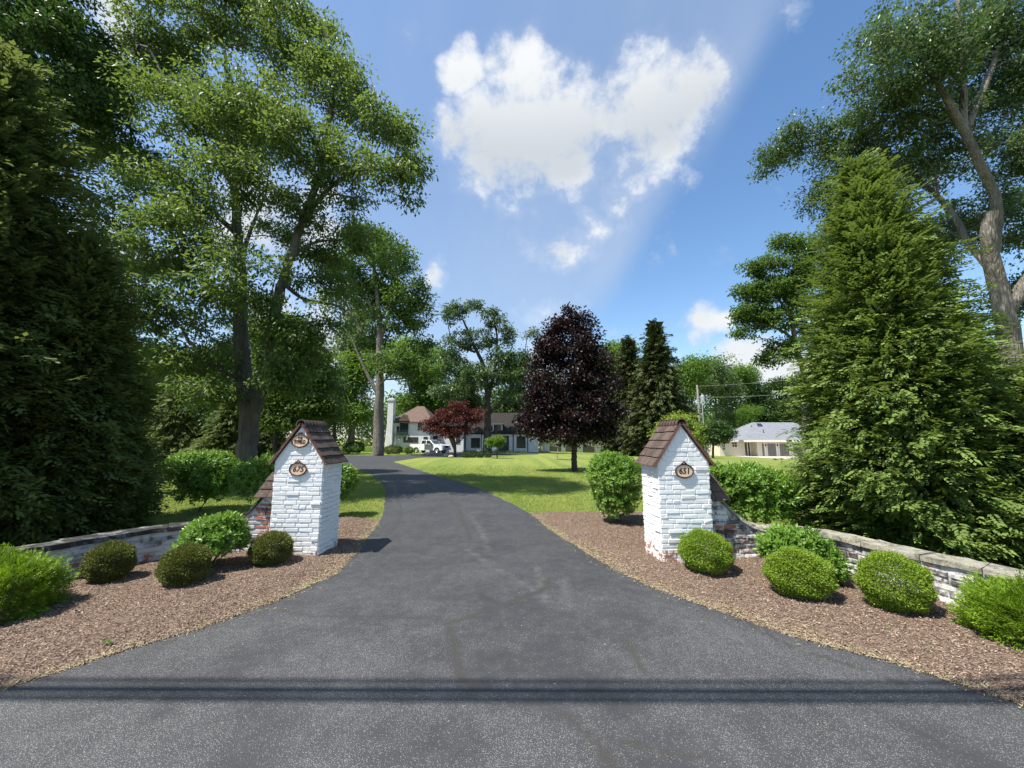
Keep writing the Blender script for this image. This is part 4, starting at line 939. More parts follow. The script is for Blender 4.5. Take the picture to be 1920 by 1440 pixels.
Y = 11.5; br = GY(1912, Y)
broadleaf('shade_tree', 'great grey trunked tree with spreading limbs at the right edge of the photo', 'shade tree', br,
  [([br+[0, 0, -.2], W(1905, 800, Y), W(1900, 700, Y), W(1886, 600, Y), W(1870, 528, Y), W(1853, 449, 11.3), W(1858, 400, 11.2)], .39, .17),
   ([W(1862, 470, Y), W(1868, 380, 11.4), W(1837, 306, 11.2), W(1812, 248, 11.1), W(1805, 174, 11.0), W(1796, 32, 10.9), W(1800, -80, 10.9)], .16, .04),
   ([W(1815, 255, 11.1), W(1760, 160, 10.8), W(1721, 100, 10.5), W(1679, 69, 10.3), W(1640, 90, 10.1)], .12, .03),
   ([W(1868, 520, Y), W(1820, 460, 11.8), W(1785, 400, 12.2), W(1740, 350, 12.8), W(1680, 300, 13.2), W(1590, 262, 13.6), W(1500, 280, 14.0)], .11, .03),
   ([W(1812, 240, 11.1), W(1850, 150, 11.5), W(1880, 60, 11.9), W(1900, -60, 12)], .12, .04),
   ([W(1885, 590, Y), W(1930, 520, 11.2), W(1990, 430, 10.9), W(2030, 330, 10.8)], .2, .05),
   ([W(1760, 370, 12.4), W(1700, 400, 12.6), W(1640, 410, 13)], .06, .02)],
  px_blobs([(1690,50,80,50,-.8),(1640,110,40,50,-1.2),(1750,120,80,70,-.8),(1660,190,60,45),(1730,230,80,60,.5),(1820,60,80,80,.3),(1890,30,70,90,.3),(1860,170,80,70,.8),(1900,280,60,80,.6),(1480,272,50,26,2.4),(1450,300,24,18,2.5),(1540,262,55,32,2.2),
   (1600,310,70,50,1.8),(1560,370,50,40,2),(1680,330,70,60,1.4),(1600,430,60,50,1.6),(1770,300,60,50,1),(1920,420,60,70,.2),(1830,400,60,50,1.6),(1980,250,80,110,.3),(1960,100,90,90),(1750,460,70,50,2),(1905,560,40,40,1.5),(1620,240,50,35,1)], Y, 1.3),
  1150, 70, .115, .60, 'oak', 'bark_tan', 102, rt=.010, flat=.55, shell=.35, droop=.35, aspect=.45)

Y = 11.0; b = GY(40, Y)
broadleaf('shade_tree', 'dark leafy tree rising above the towering arborvitae at upper left', 'shade tree', b,
  [([b+[0, 0, -.2], W(40, 600, Y), W(40, 300, Y), W(50, 100, Y), W(60, -60, Y)], .34, .10), ([W(45, 200, Y), W(90, 130, Y), W(140, 70, Y)], .1, .03), ([W(42, 260, Y), W(-20, 180, Y), W(-60, 90, Y)], .1, .03)],
  px_blobs([(30,10,90,80),(120,60,60,70),(150,120,45,60),(30,140,90,80),(120,200,70,60),(-40,60,80,90),(70,-60,110,70),(170,200,40,50),(20,240,80,60)], Y, 1.5), 400, 75, .14, .6, 'maple_dark', 'bark_dark', 103, rt=.01, flat=.5, shell=.4)

def px_tree(label, base_px, Y, stems, blobs, natt, per, leaf, spread, mat, bark, seed, cat='tree', name='broadleaf_tree', r=None, **k):
    b = GY(base_px, Y); S = []
    for i, (pts, r0, r1) in enumerate(stems):
        P = [W(a, c, Y + (d[0] if d else 0)) for a, c, *d in pts]
        if i == 0: P = [b + [0, 0, -.2], b + [0, 0, .3]] + P
        S.append((P, r0, r1))
    return broadleaf(name, label, cat, b, S, px_blobs(blobs, Y, r), natt, per, leaf, spread, M and mat, bark, seed, **k)
px_tree('dead limbed giant tree with a straight grey trunk left of the white house', 709, 42,
  [([(710,800),(711,740),(712,660),(711,590),(703,520),(698,460)], .66, .12), ([(712,745),(688,700),(668,655),(648,600)], .26, .05), ([(712,640),(728,590),(742,530)], .25, .05), ([(712,700),(735,680),(760,640)], .16, .05), ([(712,760),(690,745),(676,748)], .14, .04), ([(711,600),(680,550),(660,520)], .2, .05)],
  [(690,452,52,34,1),(738,490,52,44,-1),(650,505,46,38),(768,550,44,40,-1),(700,550,62,44,2),(792,590,22,24,-1),(745,600,52,38,1),(745,680,55,32,-2),(800,700,30,24,-2),(630,560,26,26,1),(700,640,40,20,2),(790,650,30,24)], 620, 36, .34, 1.1, 'mid', 'bark_tan', 111, rt=.03, shell=.4)
px_tree('open crowned oak with ragged dark clumps behind the red leaved maple', 913, 54,
  [([(914,800),(914,740),(908,690),(890,650),(868,600)], .66, .12), ([(914,755),(926,700),(932,640),(925,590)], .34, .08), ([(912,770),(880,730),(850,700)], .26, .05), ([(914,780),(950,740),(975,700)], .24, .05), ([(890,660),(850,640),(838,600)], .18, .04)],
  [(848,585,26,26),(885,572,26,16),(920,595,30,22),(945,625,26,22),(860,635,36,26),(905,640,30,24),(935,665,34,24),(845,680,38,28,1),(900,705,46,28,-1),(955,700,36,28),(975,665,22,20),(845,735,50,22),(1000,628,14,14),(960,745,30,16),(985,690,24,28)], 430, 36, .34, .95, 'oak', 'bark_dark', 112, rt=.03, shell=.4)
px_tree('dense purple leaved maple standing alone on the right lawn', 1077, 20.6,
  [([(1077,850),(1077,800),(1076,720),(1074,640),(1074,600)], .17, .03), ([(1077,830),(1050,780),(1030,740)], .07, .02), ([(1077,825),(1105,780),(1125,740)], .07, .02)],
  [(1072,597,32,20),(1040,618,26,20),(1100,625,28,22),(1066,650,56,34),(1112,668,34,36),(1022,668,30,30),(1066,712,74,42),(1004,702,18,18),(1118,722,40,34),(1020,740,40,34),(1072,770,84,40),(1136,782,36,30),(1008,792,40,28),(1075,812,78,20),(1140,815,28,14)], 520, 78, .135, .62, 'purple', 'bark_dark', 113, cat='maple tree', name='purple_maple', rt=.009, shell=.45, flat=.7, aspect=.75)
px_tree('small spreading maple with dark red leaves in front of the white house', 853, 38,
  [([(853,835),(850,820)], .16, .12), ([(852,832),(840,805),(825,790)], .09, .04), ([(852,832),(862,805),(875,785)], .09, .04), ([(851,828),(850,790),(850,765)], .08, .03), ([(852,835),(868,822),(884,800)], .07, .03)],
  [(860,762,26,9),(832,775,22,9),(882,772,26,9),(850,785,34,10),(815,792,22,8),(892,785,18,9),(826,806,26,8),(862,805,30,9),(845,815,30,7),(800,803,12,5)], 190, 48, .17, .75, 'redleaf', 'bark_dark', 114, cat='red maple', name='red_maple', rt=.02, shell=.3, flat=.45)
px_tree('broad tree on a leaning trunk between the spruces and the tall arborvitae', 1512, 22,
  [([(1512,770),(1508,700),(1496,660),(1486,615),(1484,560),(1490,500)], .26, .07), ([(1492,640),(1465,620),(1430,608),(1400,615)], .10, .03), ([(1500,680),(1475,650),(1450,640)], .08, .02), ([(1486,600),(1455,555),(1425,525)], .11, .03), ([(1496,655),(1520,610),(1530,560)], .12, .03), ([(1485,590),(1450,580),(1400,588)], .07, .02)],
  [(1440,498,38,26),(1405,505,22,18),(1400,545,30,20),(1470,455,32,18),(1510,470,40,30),(1455,540,46,28),(1400,590,38,18),(1365,582,14,12),(1440,600,46,26),(1400,622,30,15),(1500,580,40,40),(1470,650,40,24),(1500,520,40,40),(1450,672,30,15),(1540,620,30,40),(1420,565,30,20)], 430, 52, .17, .52, 'mid', 'bark_tan', 115, rt=.012, shell=.4)
px_tree('leafy maple on a slim trunk right of the double trunked one', 516, 19,
  [([(516,820),(517,760),(520,700),(524,640)], .13, .03), ([(517,780),(545,740),(575,715)], .05, .02), ([(517,740),(490,700),(470,680)], .05, .02)],
  [(520,610,55,30),(560,650,60,36),(600,680,40,28),(500,670,55,36),(540,710,80,34),(600,725,34,26),(500,745,55,28),(570,760,65,28),(540,790,60,18),(610,770,26,22),(480,620,40,30)], 430, 60, .17, .8, 'maple', 'bark_dark', 116, cat='maple tree', name='maple_tree', rt=.012, shell=.3, flat=.35)
px_tree('bright yellow green small tree rising behind the right pier', 1278, 27,
  [([(1278,840),(1277,800)], .08, .04), ([(1278,835),(1260,800)], .05, .02), ([(1278,835),(1298,810)], .05, .02)],
  [(1275,785,24,15),(1252,800,26,16),(1295,808,26,18),(1272,815,40,20),(1240,818,20,16),(1310,825,14,14),(1265,840,36,14)], 150, 55, .15, .6, 'yellowgreen', 'bark_tan', 117, name='small_tree', rt=.01, shell=.4)
px_tree('round dark green small tree by the concrete forecourt', 1337, 46,
  [([(1337,842),(1338,825)], .14, .10), ([(1338,830),(1325,812)], .08, .03), ([(1338,830),(1355,812)], .08, .03)],
  [(1345,800,20,10),(1328,808,20,13),(1362,812,18,13),(1345,818,30,14),(1330,828,16,6)], 130, 50, .22, .7, 'maple_dark', 'bark_dark', 118, name='small_tree', rt=.02, shell=.4)
px_tree('tiny lollipop tree with a pale green head near the oak', 932, 35,
  [([(932,850),(932,838)], .06, .04)], [(925,830,13,9),(938,828,11,9),(932,822,8,5)], 60, 45, .14, .35, 'bright', 'bark_dark', 119, name='small_tree', rt=.012, shell=.4)
px_tree('pale green young tree in front of the red roofed house', 397, 44,
  [([(397,835),(397,800)], .10, .04)], [(395,772,20,12),(380,790,18,16),(410,795,24,18),(395,812,26,14)], 130, 50, .24, .8, 'pale', 'bark_tan', 120, name='small_tree', rt=.02, shell=.4)
px_tree('dark purple shade tree in front of the red roofed house', 345, 38,
  [([(345,835),(345,800)], .10, .04)], [(345,790,24,14),(330,805,26,16),(362,800,18,14)], 130, 50, .2, .7, 'purple', 'bark_dark', 121, name='small_tree', rt=.02, shell=.4)

# bare stemmed vase shrubs under the purple maple
for px, pb, lab in ((1044, 862, 'bare pale stemmed shrub left of the purple maple trunk'), (1118, 860, 'bare pale stemmed shrub right of the purple maple trunk')):
    b = G(px, pb); b[2] = gz(b[0], b[1]); T = Tree(b, px); root = empty('vase_shrub', b, lab, 'shrub', 'vase shrubs beyond the purple maple')
    T.stem([b+[0, 0, -.05], b+[0, 0, .05]], .06, .05, n=2); v = T.rs.normal(size=(26, 3)); v /= np.linalg.norm(v, axis=1, keepdims=True); A = b + [0, 0, 1.45] + v*[.95, .8, .4]
    T.grow(A, up=0, rt=.018, pw=.02); T.wood(M['twig_pale'], root, 'stems', 6); A2 = b + [0, 0, 1.7] + T.rs.normal(0, 1, (60, 3))*[.55, .5, .18]; T.clusters(A2, 26, .4, .11); T.crown(M['maple_dark'], root, 'foliage')

# wood of individual trees beyond the lawn: three kinds, copied
def proto(label, seed, mat, bark, H=14., R=5., natt=170, per=58, leaf=.36, spread=1.9, shape=0):
    R_ = np.random.RandomState(seed); B = []
    for i in range(15):
        h = R_.uniform(.30, .93); a = R_.rand()*6.28; rr = R*(1-abs(h-.52)*1.25)*R_.uniform(.15, .62)
        B.append((np.array([math.cos(a)*rr, math.sin(a)*rr, h*H]), np.array([R*.36, R*.36, H*.095])*R_.uniform(.75, 1.25)))
    B.append((np.array([0, 0, .86*H]), np.array([R*.35, R*.35, H*.12])))
    S = [([np.array([0, 0, -.3]), np.array([.1, 0, H*.3]), np.array([-.15, .1, H*.6]), np.array([.1, 0, H*.88])], .28, .05), ([np.array([.1, 0, H*.28]), np.array([R*.35, .3, H*.5]), np.array([R*.5, .5, H*.66])], .13, .04), ([np.array([.05, 0, H*.33]), np.array([-R*.3, -.4, H*.52]), np.array([-R*.45, -.2, H*.7])], .13, .04)]
    return broadleaf('broadleaf_tree', label, 'tree', np.zeros(3), S, B, natt, per, leaf, spread, mat, bark, seed, rt=.035, shell=.35)
protos = {'m': proto('x', 201, 'mid', 'bark_dark'), 'd': proto('x', 202, 'maple_dark', 'bark_dark'), 'b': proto('x', 203, 'bright', 'bark_tan'), 'p': proto('x', 204, 'pale', 'bark_tan', natt=130, per=42)}
used = set(); BGG = 'trees beyond the lawn'
bg = [ # kind, px, Y, top_py, width factor, label
 ('b', 660, 72, 655, 1.1, 'sunlit tree just left of the tall straight grey trunk'),
 ('m', 625, 70, 690, 1.2, 'background tree above the clipped hedge at left of the grey trunk'),
 ('b', 768, 66, 640, 1.2, 'sunlit tree rising directly behind the white house chimney'),
 ('m', 815, 74, 655, 1.2, 'green tree behind the brown roof of the white house'),
 ('m', 870, 80, 690, 1.2, 'background tree behind the ragged oak, on its left side'),
 ('d', 970, 72, 672, 1.3, 'dark background tree between the oak and the purple maple'),
 ('b', 1150, 62, 645, .9, 'bright tree showing between the purple maple and the spruces'),
 ('m', 1020, 84, 700, 1.4, 'background tree hidden behind the purple maple'),
 ('b', 1302, 74, 672, .9, 'tall pale leaved tree right beside the tall spruce, behind the utility pole'),
 ('p', 1348, 80, 672, 1.0, 'feathery light tree right of the utility pole'),
 ('b', 1385, 86, 690, 1.0, 'light green tree above the chimney of the grey roofed house'),
 ('m', 1418, 92, 692, .9, 'mid green tree above the long roof of the grey roofed house'),
 ('d', 1466, 84, 708, 1.1, 'dark rounded tree behind the ridge of the grey roofed house'),
 ('d', 1520, 80, 700, 1.1, 'dark tree behind the arborvitae side of the grey roofed house'),
 ('m', 1600, 90, 690, 1.4, 'background tree hidden behind the tall sunlit arborvitae'),
 ('m', 1850, 60, 640, 1.3, 'background tree glimpsed right of the tall sunlit arborvitae'),
 ('b', 1405, 76, 762, 1.2, 'low bright tree directly behind the grey roof'),
 ('d', 575, 46, 690, 1.3, 'shaded tree behind the slim trunked maple'),
 ('d', 480, 52, 690, 1.4, 'shaded tree seen between the twin trunks'),
 ('m', 420, 62, 705, 1.3, 'background tree behind the pale green young tree'),
 ('d', 330, 56, 700, 1.3, 'dark background tree behind the red roofed house'),
 ('d', 255, 34, 640, 1.3, 'dark tree showing right of the arborvitaes, above the shaded lawn'),
 ('d', 400, 30, 640, .9, 'dark leafy tree directly behind the double trunked maple'),
 ('d', 130, 50, 660, 1.5, 'background tree hidden behind the dark arborvitaes'),
 ('p', 655, 74, 560, .6, 'sparse pale tree in the sky gap beside the tall grey trunk'),
]
for kind, px, Y, tp, wf, lab in bg:
    b = GY(px, Y); H = W(px, tp, Y)[2] - b[2]; o = protos[kind]
    if kind in used: o = copy_tree(o)
    used.add(kind); s = H/14.0; o.location = tuple(b); o.scale = (s*wf if s*wf < 1.6*s else s, s*wf, s); o.rotation_euler = (0, 0, px*.37); o['label'] = lab; o['group'] = BGG

# far woods closing the horizon: one mass
T = Tree((0, 0, 0), 77); n = 5200; a = np.linspace(-1.25, 1.25, n) + T.rs.normal(0, .002, n); Rr = T.rs.uniform(105, 135, n)
x = np.sin(a)*Rr; y = np.cos(a)*Rr; hh = 9 + 4*vnoise(a*40, a*0, 1.3, 3) + 3*vnoise(a*130, a*0, 1.1, 5); z = gz(x, y) + hh*T.rs.rand(n)**.75
T.clusters(np.stack([x, y, z], 1), 22, 4.2, .8); fw = link('far_woods', np_mesh('far_woods', np.vstack(T.leafV), np.vstack(T.leafF), M['maple_dark'], rnd=np.concatenate(T.leafR))); tag(fw, 'dark far woods along the horizon', 'woods', kind='stuff')

# low planting by the house
def low(name, label, px, py, rpx, hpx, Y, mat, seed, group=None, n=1800, leaf=.09, cat='shrub'):
    b = GY(px, Y); k = Y/F_PX; return ball_shrub(name, label, b, (rpx*k, rpx*k*.9, hpx*k), mat, seed, n=n, leaf=leaf, group=group, lump=.08, cat=cat)
low('boxwood_shrub', 'large mounded shrub before the balcony of the white house', 737, 838, 17, 9, 47, 'box_dark', 61, n=4200, leaf=.10)
low('boxwood_shrub', 'smaller mounded shrub between the large mound and the white pickup', 767, 840, 8, 7, 49, 'box_dark', 62, n=2000, leaf=.09)
low('boxwood_shrub', 'dark umbrella shaped shrub left of the grey trunk', 663, 830, 19, 12, 50, 'maple_dark', 63, n=3000, leaf=.14)
low('boxwood_shrub', 'small yellow green ball near the dark umbrella shaped shrub', 647, 834, 7, 6, 47, 'box', 64, n=900)
for i, (px, lab) in enumerate(((873, 'dark clump nearest the red leaved maple'), (886, 'second dark clump from the red leaved maple'), (900, 'third dark clump from the red leaved maple'), (915, 'dark clump nearest the lollipop tree'))):
    low('bed_clump', 'low ' + lab, px, 850, 6.5, 5, 37, 'maple_dark', 65+i, 'row of low clumps under the oak', 700, .09)
def patch(name, label, quad, nlt, h, mat, seed, leaf=.16, cat='plants'):
    R_ = np.random.RandomState(seed); P = [G(*q) for q in quad]; u = R_.rand(nlt, 1); v = R_.rand(nlt, 1)
    p = P[0]*(1-u)*(1-v) + P[1]*u*(1-v) + P[2]*u*v + P[3]*(1-u)*v; p[:, 2] = gz(p[:, 0], p[:, 1]) + .03; T = Tree((0, 0, 0), seed); T.clusters(p + np.stack([np.zeros(nlt), np.zeros(nlt), h*(.3+.5*R_.rand(nlt))], 1), 26, h*1.6, leaf, flat=.7)
    o = link(name, np_mesh(name, np.vstack(T.leafV), np.vstack(T.leafF), M[mat], rnd=np.concatenate(T.leafR))); tag(o, label, cat, kind='stuff')
patch('ground_cover', 'bright hosta planting between the grey trunk and the pickup', [(716,850),(775,850),(772,845),(716,845)], 320, .55, 'bright', 81)
patch('ground_cover', 'bright low planting left of the grey trunk', [(640,848),(700,849),(698,844),(640,843)], 260, .45, 'bright', 82)
patch('ground_cover', 'low green planting before the house under the oak', [(868,852),(990,852),(985,848),(870,848)], 220, .22, 'maple_dark', 83, .10)
patch('ground_cover', 'flowering azalea mass by the red roofed house', [(335,836),(378,836),(376,834),(338,834)], 90, .9, 'azalea', 84, .2)
patch('ground_cover', 'low green strip along the foot of the grey roofed house', [(1345,846),(1400,849),(1402,847),(1345,844.6)], 130, .6, 'mid', 85, .16)
patch('ground_cover', 'dark understorey below the spruces', [(1140,848),(1330,850),(1330,845),(1140,845)], 260, 1.0, 'maple_dark', 86, .2)

# ------------------------------------------------------------------ buildings
M['white_brick'] = (lambda t: t.pbr(t.mix(t.mr(t.noise(1.2, 6, .6), .35, .75), (.78, .77, .75), (.62, .61, .58)), .75, t.bump(t.mr(t.sepz('Z'), 0, 1), .0, .01), spec=.25))(NT('white_render'))
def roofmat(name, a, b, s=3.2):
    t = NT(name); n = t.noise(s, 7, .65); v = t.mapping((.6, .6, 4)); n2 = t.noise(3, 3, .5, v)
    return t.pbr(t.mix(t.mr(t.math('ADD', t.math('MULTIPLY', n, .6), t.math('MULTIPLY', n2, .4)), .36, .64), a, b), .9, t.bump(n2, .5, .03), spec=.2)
M['roof_brown'] = roofmat('brown_shingles', (.095, .066, .052), (.165, .118, .095)); M['roof_dark_shaded'] = roofmat('dark_shaded_shingles', (.020, .018, .017), (.042, .036, .034))  # dark shingles darkened further: tree shade on the right wing put into the colour
M['roof_grey'] = roofmat('grey_shingles', (.155, .165, .185), (.225, .235, .255), 2.0); M['roof_red'] = roofmat('red_tiles', (.30, .11, .08), (.42, .18, .13))
M['cream'] = simple('cream_brick', (.66, .58, .47), .8, .12, 5); M['cream_trim'] = simple('cream_trim', (.78, .72, .60), .6, .05)
M['green_paint'] = simple('dark_green_paint', (.022, .045, .038), .5, .1); M['timber'] = simple('dark_timber', (.05, .042, .036), .8)
M['garage'] = simple('grey_garage_door', (.16, .145, .13), .6, .1, 6); M['white_trim'] = simple('white_trim', (.75, .75, .73), .6, .05)
M['glass'] = (lambda t: t.pbr((.02, .025, .03), .12, spec=.6))(NT('dark_glass'))
M['shed_black'] = simple('black_boards', (.02, .02, .022), .8)
M['metal_grey'] = simple('galvanised_grey', (.45, .47, .48), .45, .08, 5, metal=.3); M['pole_wood'] = bark_mat('pole_wood', (.20, .17, .14), (.33, .30, .26), 5)
M['cable'] = simple('black_cable', (.015, .015, .015), .6); M['wire'] = simple('wire_grey', (.35, .36, .36), .5)
M['rock'] = simple('boulder_tan', (.42, .34, .26), .9, .25, 4, .8, .05)

def hip(mb, x0, x1, y0, y1, z, rx0, rx1, zr, th=.16, rnd_=.5):
    ym = (y0+y1)/2; A = [(x0, y0, z), (x1, y0, z), (x1, y1, z), (x0, y1, z)]; 
    vs = A + [(rx0, ym, zr), (rx1, ym, zr)] + [(p[0], p[1], p[2]-th) for p in A]
    mb.add(vs, [(0, 1, 5, 4), (1, 2, 5), (2, 3, 4, 5), (3, 0, 4), (6, 7, 1, 0), (7, 8, 2, 1), (8, 9, 3, 2), (9, 6, 0, 3), (9, 8, 7, 6)], rnd_)
def openings(root, lst, yf, name='window', mat='glass', frame='white_trim', bars=True, fw=.07):
    for x0, x1, z0, z1 in lst:
        f = MB(); f.box(x0-fw, x1+fw, yf-.05, yf-.003, z1, z1+fw); f.box(x0-fw, x1+fw, yf-.07, yf-.003, z0-fw, z0); f.box(x0-fw, x0, yf-.05, yf-.003, z0, z1); f.box(x1, x1+fw, yf-.05, yf-.003, z0, z1)
        if bars: f.box((x0+x1)/2-.02, (x0+x1)/2+.02, yf-.04, yf-.003, z0, z1); f.box(x0, x1, yf-.037, yf-.006, (z0+z1)/2-.02, (z0+z1)/2+.02)
        w = f.build(name, M[frame], root, O); p = MB(); p.box(x0, x1, yf-.02, yf-.002, z0, z1); p.build('pane' if name == 'window' else 'panel', M[mat], w, O)

# white house
YH = 56.0; hx = lambda p, Y=YH: float(W(p, 821, Y)[0]); hz = lambda p, Y=YH: float(W(960, p, Y)[2]); zb = -.42
O = (hx(731), YH, 0); root = empty('white_house', O, 'white painted brick house with steep brown roof, tall chimney and green balcony', 'house')
w = MB(); w.box(hx(732), hx(806), YH, YH+9, zb, hz(792)); w.box(hx(806), hx(866), YH+2, YH+9.5, zb, hz(800)); w.box(hx(718), hx(731.8), YH+1.2, YH+6, zb, hz(808))
w.box(hx(866.2), hx(1012), YH+3, YH+11, zb-.1, hz(812))
w.prism([(hx(737), zb), (hx(743), hz(815)), (hx(748), zb)], .5, Matrix.Translation((0, YH-.5, 0))); w.prism([(hx(820), zb), (hx(832), hz(808)), (hx(850), zb)], .5, Matrix.Translation((0, YH+1.5, 0)))
w.build('wall', M['white_brick'], root, O)
r = MB(); hip(r, hx(729.5), hx(812), YH-.45, YH+9.4, hz(791), hx(766), hx(780), hz(757))
r.build('brown_roof', M['roof_brown'], root, O)
r = MB(); hip(r, hx(806), hx(866), YH+1.6, YH+10, hz(799), hx(820), hx(866), hz(775)); hip(r, hx(862), hx(1016), YH+2.5, YH+11.5, hz(811), hx(878), hx(1000), hz(768)); r.build('dark_roof', M['roof_dark_shaded'], root, O)
r = MB(); r.add([(hx(716), YH+.9, hz(809)), (hx(732), YH+.9, hz(809)), (hx(732), YH+4, hz(799)), (hx(722), YH+4, hz(800)), (hx(716), YH+.9, hz(810.5)), (hx(732), YH+.9, hz(810.5))], [(0, 1, 2, 3), (4, 5, 1, 0)]); r.build('annex_roof', M['roof_brown'], root, O)
c = MB(); x0, x1 = hx(728), hx(738.5); c.box(x0, x1, YH-.9, YH+.3, zb, hz(752)); c.prism([(x0-.28, zb), (x0+.001, hz(790)), (x0+.001, zb)], 1.0, Matrix.Translation((0, YH-.8, 0))); c.box(x0-.1, x1+.12, YH-1.0, YH+.4, hz(752), hz(748.5)); c.box(x0+.05, x1-.05, YH-.8, YH+.2, hz(748.5), hz(747.6)); ch_ = c.build('chimney', M['white_brick'], root, O)
for dx in (.2, .6):
    p = MB(); p.lathe([(.13, hz(748)), (.15, hz(747)), (.11, hz(742)), (.13, hz(741.5)), (.0, hz(741.4))], 12, Matrix.Translation((x0+dx, YH-.3, 0))); p.build('chimney_pot', M['timber'], ch_, O)
d = MB(); xa, xb = hx(749), hx(765); d.box(xa, xb, YH-.12, YH-.004, hz(815), hz(789.5)); bd_ = d.build('balcony_door', M['green_paint'], root, O)
p = MB()
for i in range(3): a = xa+.12+i*.37; p.box(a, a+.28, YH-.145, YH-.122, hz(806), hz(791))
p.build('pane', M['glass'], bd_, O)
b = MB(); b.box(xa-.15, xb+.2, YH-1.0, YH-.14, hz(816.5), hz(815)); b.box(xa-.15, xb+.2, YH-1.0, YH-.94, hz(807.4), hz(806.6))
for i in range(9): x = xa-.15+i*(xb-xa+.33)/8; b.box(x, x+.03, YH-.99, YH-.95, hz(815), hz(807.4))
b.box(xa-.1, xb+.15, YH-.985, YH-.955, hz(814.6), hz(810))
b.build('balcony', M['green_paint'], root, O)
g = MB(); xm = (xa+xb)/2; g.prism([(xa-.2, hz(789.6)), (xb+.25, hz(789.6)), (xm, hz(777))], 2.6, Matrix.Translation((0, YH-.5, 0))); g.build('dormer_roof', M['roof_brown'], root, O)
for s in (-1, 1):
    k = MB(); k.prism([(xm+s*.5-.05, hz(825)), (xm+s*.5+.05, hz(825)), (xm+s*.72, hz(816.6)), (xm+s*.6, hz(816.6))], .5, Matrix.Translation((0, YH-.52, 0))); k.build('balcony_bracket', M['white_trim'], root, O)
openings(root, [(hx(744.2), hx(746.8), hz(812), hz(800))], YH, frame='timber', bars=False)
openings(root, [(hx(757.5), hx(783), hz(829), hz(820.5))], YH, frame='timber')
openings(root, [(hx(783.5), hx(790), hz(806), hz(794)), (hx(795), hx(801), hz(838), hz(820))], YH, frame='timber')
openings(root, [(hx(808), hx(815), hz(842), hz(818)), (hx(838), hx(846), hz(840), hz(818)), (hx(852), hx(858), hz(830), hz(818))], YH+2, frame='timber')
dm = MB(); dm.box(hx(922), hx(941), YH+3.0, YH+6, hz(812), hz(794)); dd = dm.build('roof_dormer', M['white_brick'], root, O); dr = MB(); dr.box(hx(920.5), hx(943), YH+2.8, YH+6, hz(793.9), hz(792.6)); dr.build('dormer_cap', M['white_trim'], dd, O)
openings(root, [(hx(925), hx(938), hz(806), hz(796))], YH+3.0, frame='timber')
openings(root, [(hx(934), hx(953), zb, hz(818))], YH+3, 'door', 'green_paint', 'timber', False)
openings(root, [(hx(970), hx(986), hz(840), hz(819)), (hx(880), hx(896), hz(840), hz(822))], YH+3, frame='timber')
tm = MB()
for a in (867, 899, 912, 961.5, 990): tm.box(hx(a), hx(a)+.14, YH+2.93, YH+2.997, zb, hz(812.4))
tm.box(hx(866), hx(1012), YH+2.92, YH+2.996, hz(813.6), hz(812.5)); tm.build('timber_framing', M['timber'], root, O)
pc = MB(); pc.box(hx(902), hx(903.6), YH+1.2, YH+1.35, zb, hz(818)); pc.build('porch_post', M['white_trim'], root, O)
# garage block behind the purple maple
O = (hx(1030, 66), 66, 0); root = empty('white_garage', O, 'low white garage block seen beneath the purple maple', 'garage')
w = MB(); z0 = -1.2; h6 = lambda p: hx(p, 66); z6 = lambda p: hz(p, 66); w.box(h6(1018), h6(1142), 66, 74, z0, z6(828)); w.build('wall', M['white_brick'], root, O)
r = MB(); hip(r, h6(1014), h6(1146), 65.5, 74.5, z6(827), h6(1040), h6(1122), z6(806)); r.build('roof', M['roof_dark_shaded'], root, O)
openings(root, [(h6(1030), h6(1052), z0, z6(833)), (h6(1060), h6(1082), z0, z6(833)), (h6(1092), h6(1114), z0, z6(833))], 66, 'garage_door', 'garage', 'white_trim', False)

# grey roofed long house at right
YR = 66.0; rx = lambda p: hx(p, YR); rz = lambda p: hz(p, YR); zb = -1.42
O = (rx(1440), YR, zb); root = empty('ranch_house', O, 'long low cream house with a grey roof and three garage doors', 'house')
w = MB(); w.box(rx(1357), rx(1425), YR+1.5, YR+10, zb, rz(826)); w.box(rx(1418), rx(1580), YR, YR+11.5, zb, rz(825.4)); w.build('wall', M['cream'], root, O)
r = MB(); hip(r, rx(1352), rx(1450), YR+.9, YR+10.5, rz(825), rx(1374), rx(1450), rz(805)); hip(r, rx(1390), rx(1586), YR-.6, YR+12, rz(824.5), rx(1452), rx(1535), rz(789.5)); rf = r.build('roof', M['roof_grey'], root, O)
f = MB(); f.box(rx(1390.2), rx(1585.8), YR-.66, YR-.602, rz(828.6), rz(824.8)); f.box(rx(1352), rx(1390), YR+.84, YR+.898, rz(828.3), rz(825.2)); f.build('fascia', M['cream_trim'], root, O)
def on_roof(px, py): # y on the front slope for a given picture height
    z = rz(py); t = (z - rz(824.5))/(rz(789.5)-rz(824.5)); return YR-.6 + t*6.3, z
for a, b, c_, d_ in ((1437, 1442, 799, 796.5), (1451, 1465, 798.5, 793)):
    y0, z0 = on_roof(0, c_); y1, z1 = on_roof(0, d_); s = MB(); x0, x1 = rx(a), rx(b); s.add([(x0, y0, z0+.05), (x1-.3, y0, z0+.05), (x1, y1, z1+.05), (x0+.5, y1, z1+.05), (x0, y0, z0+.12), (x1-.3, y0, z0+.12), (x1, y1, z1+.12), (x0+.5, y1, z1+.12)], [(4, 5, 6, 7), (0, 1, 5, 4), (1, 2, 6, 5), (2, 3, 7, 6), (3, 0, 4, 7)]); s.build('skylight', M['glass'], rf, O)
y0, z0 = on_roof(0, 811); s = MB(); s.tube([(rx(1445.5), y0, z0-.1), (rx(1445.5), y0, z0+.55)], .06, 8); s.build('vent_pipe', M['timber'], rf, O)
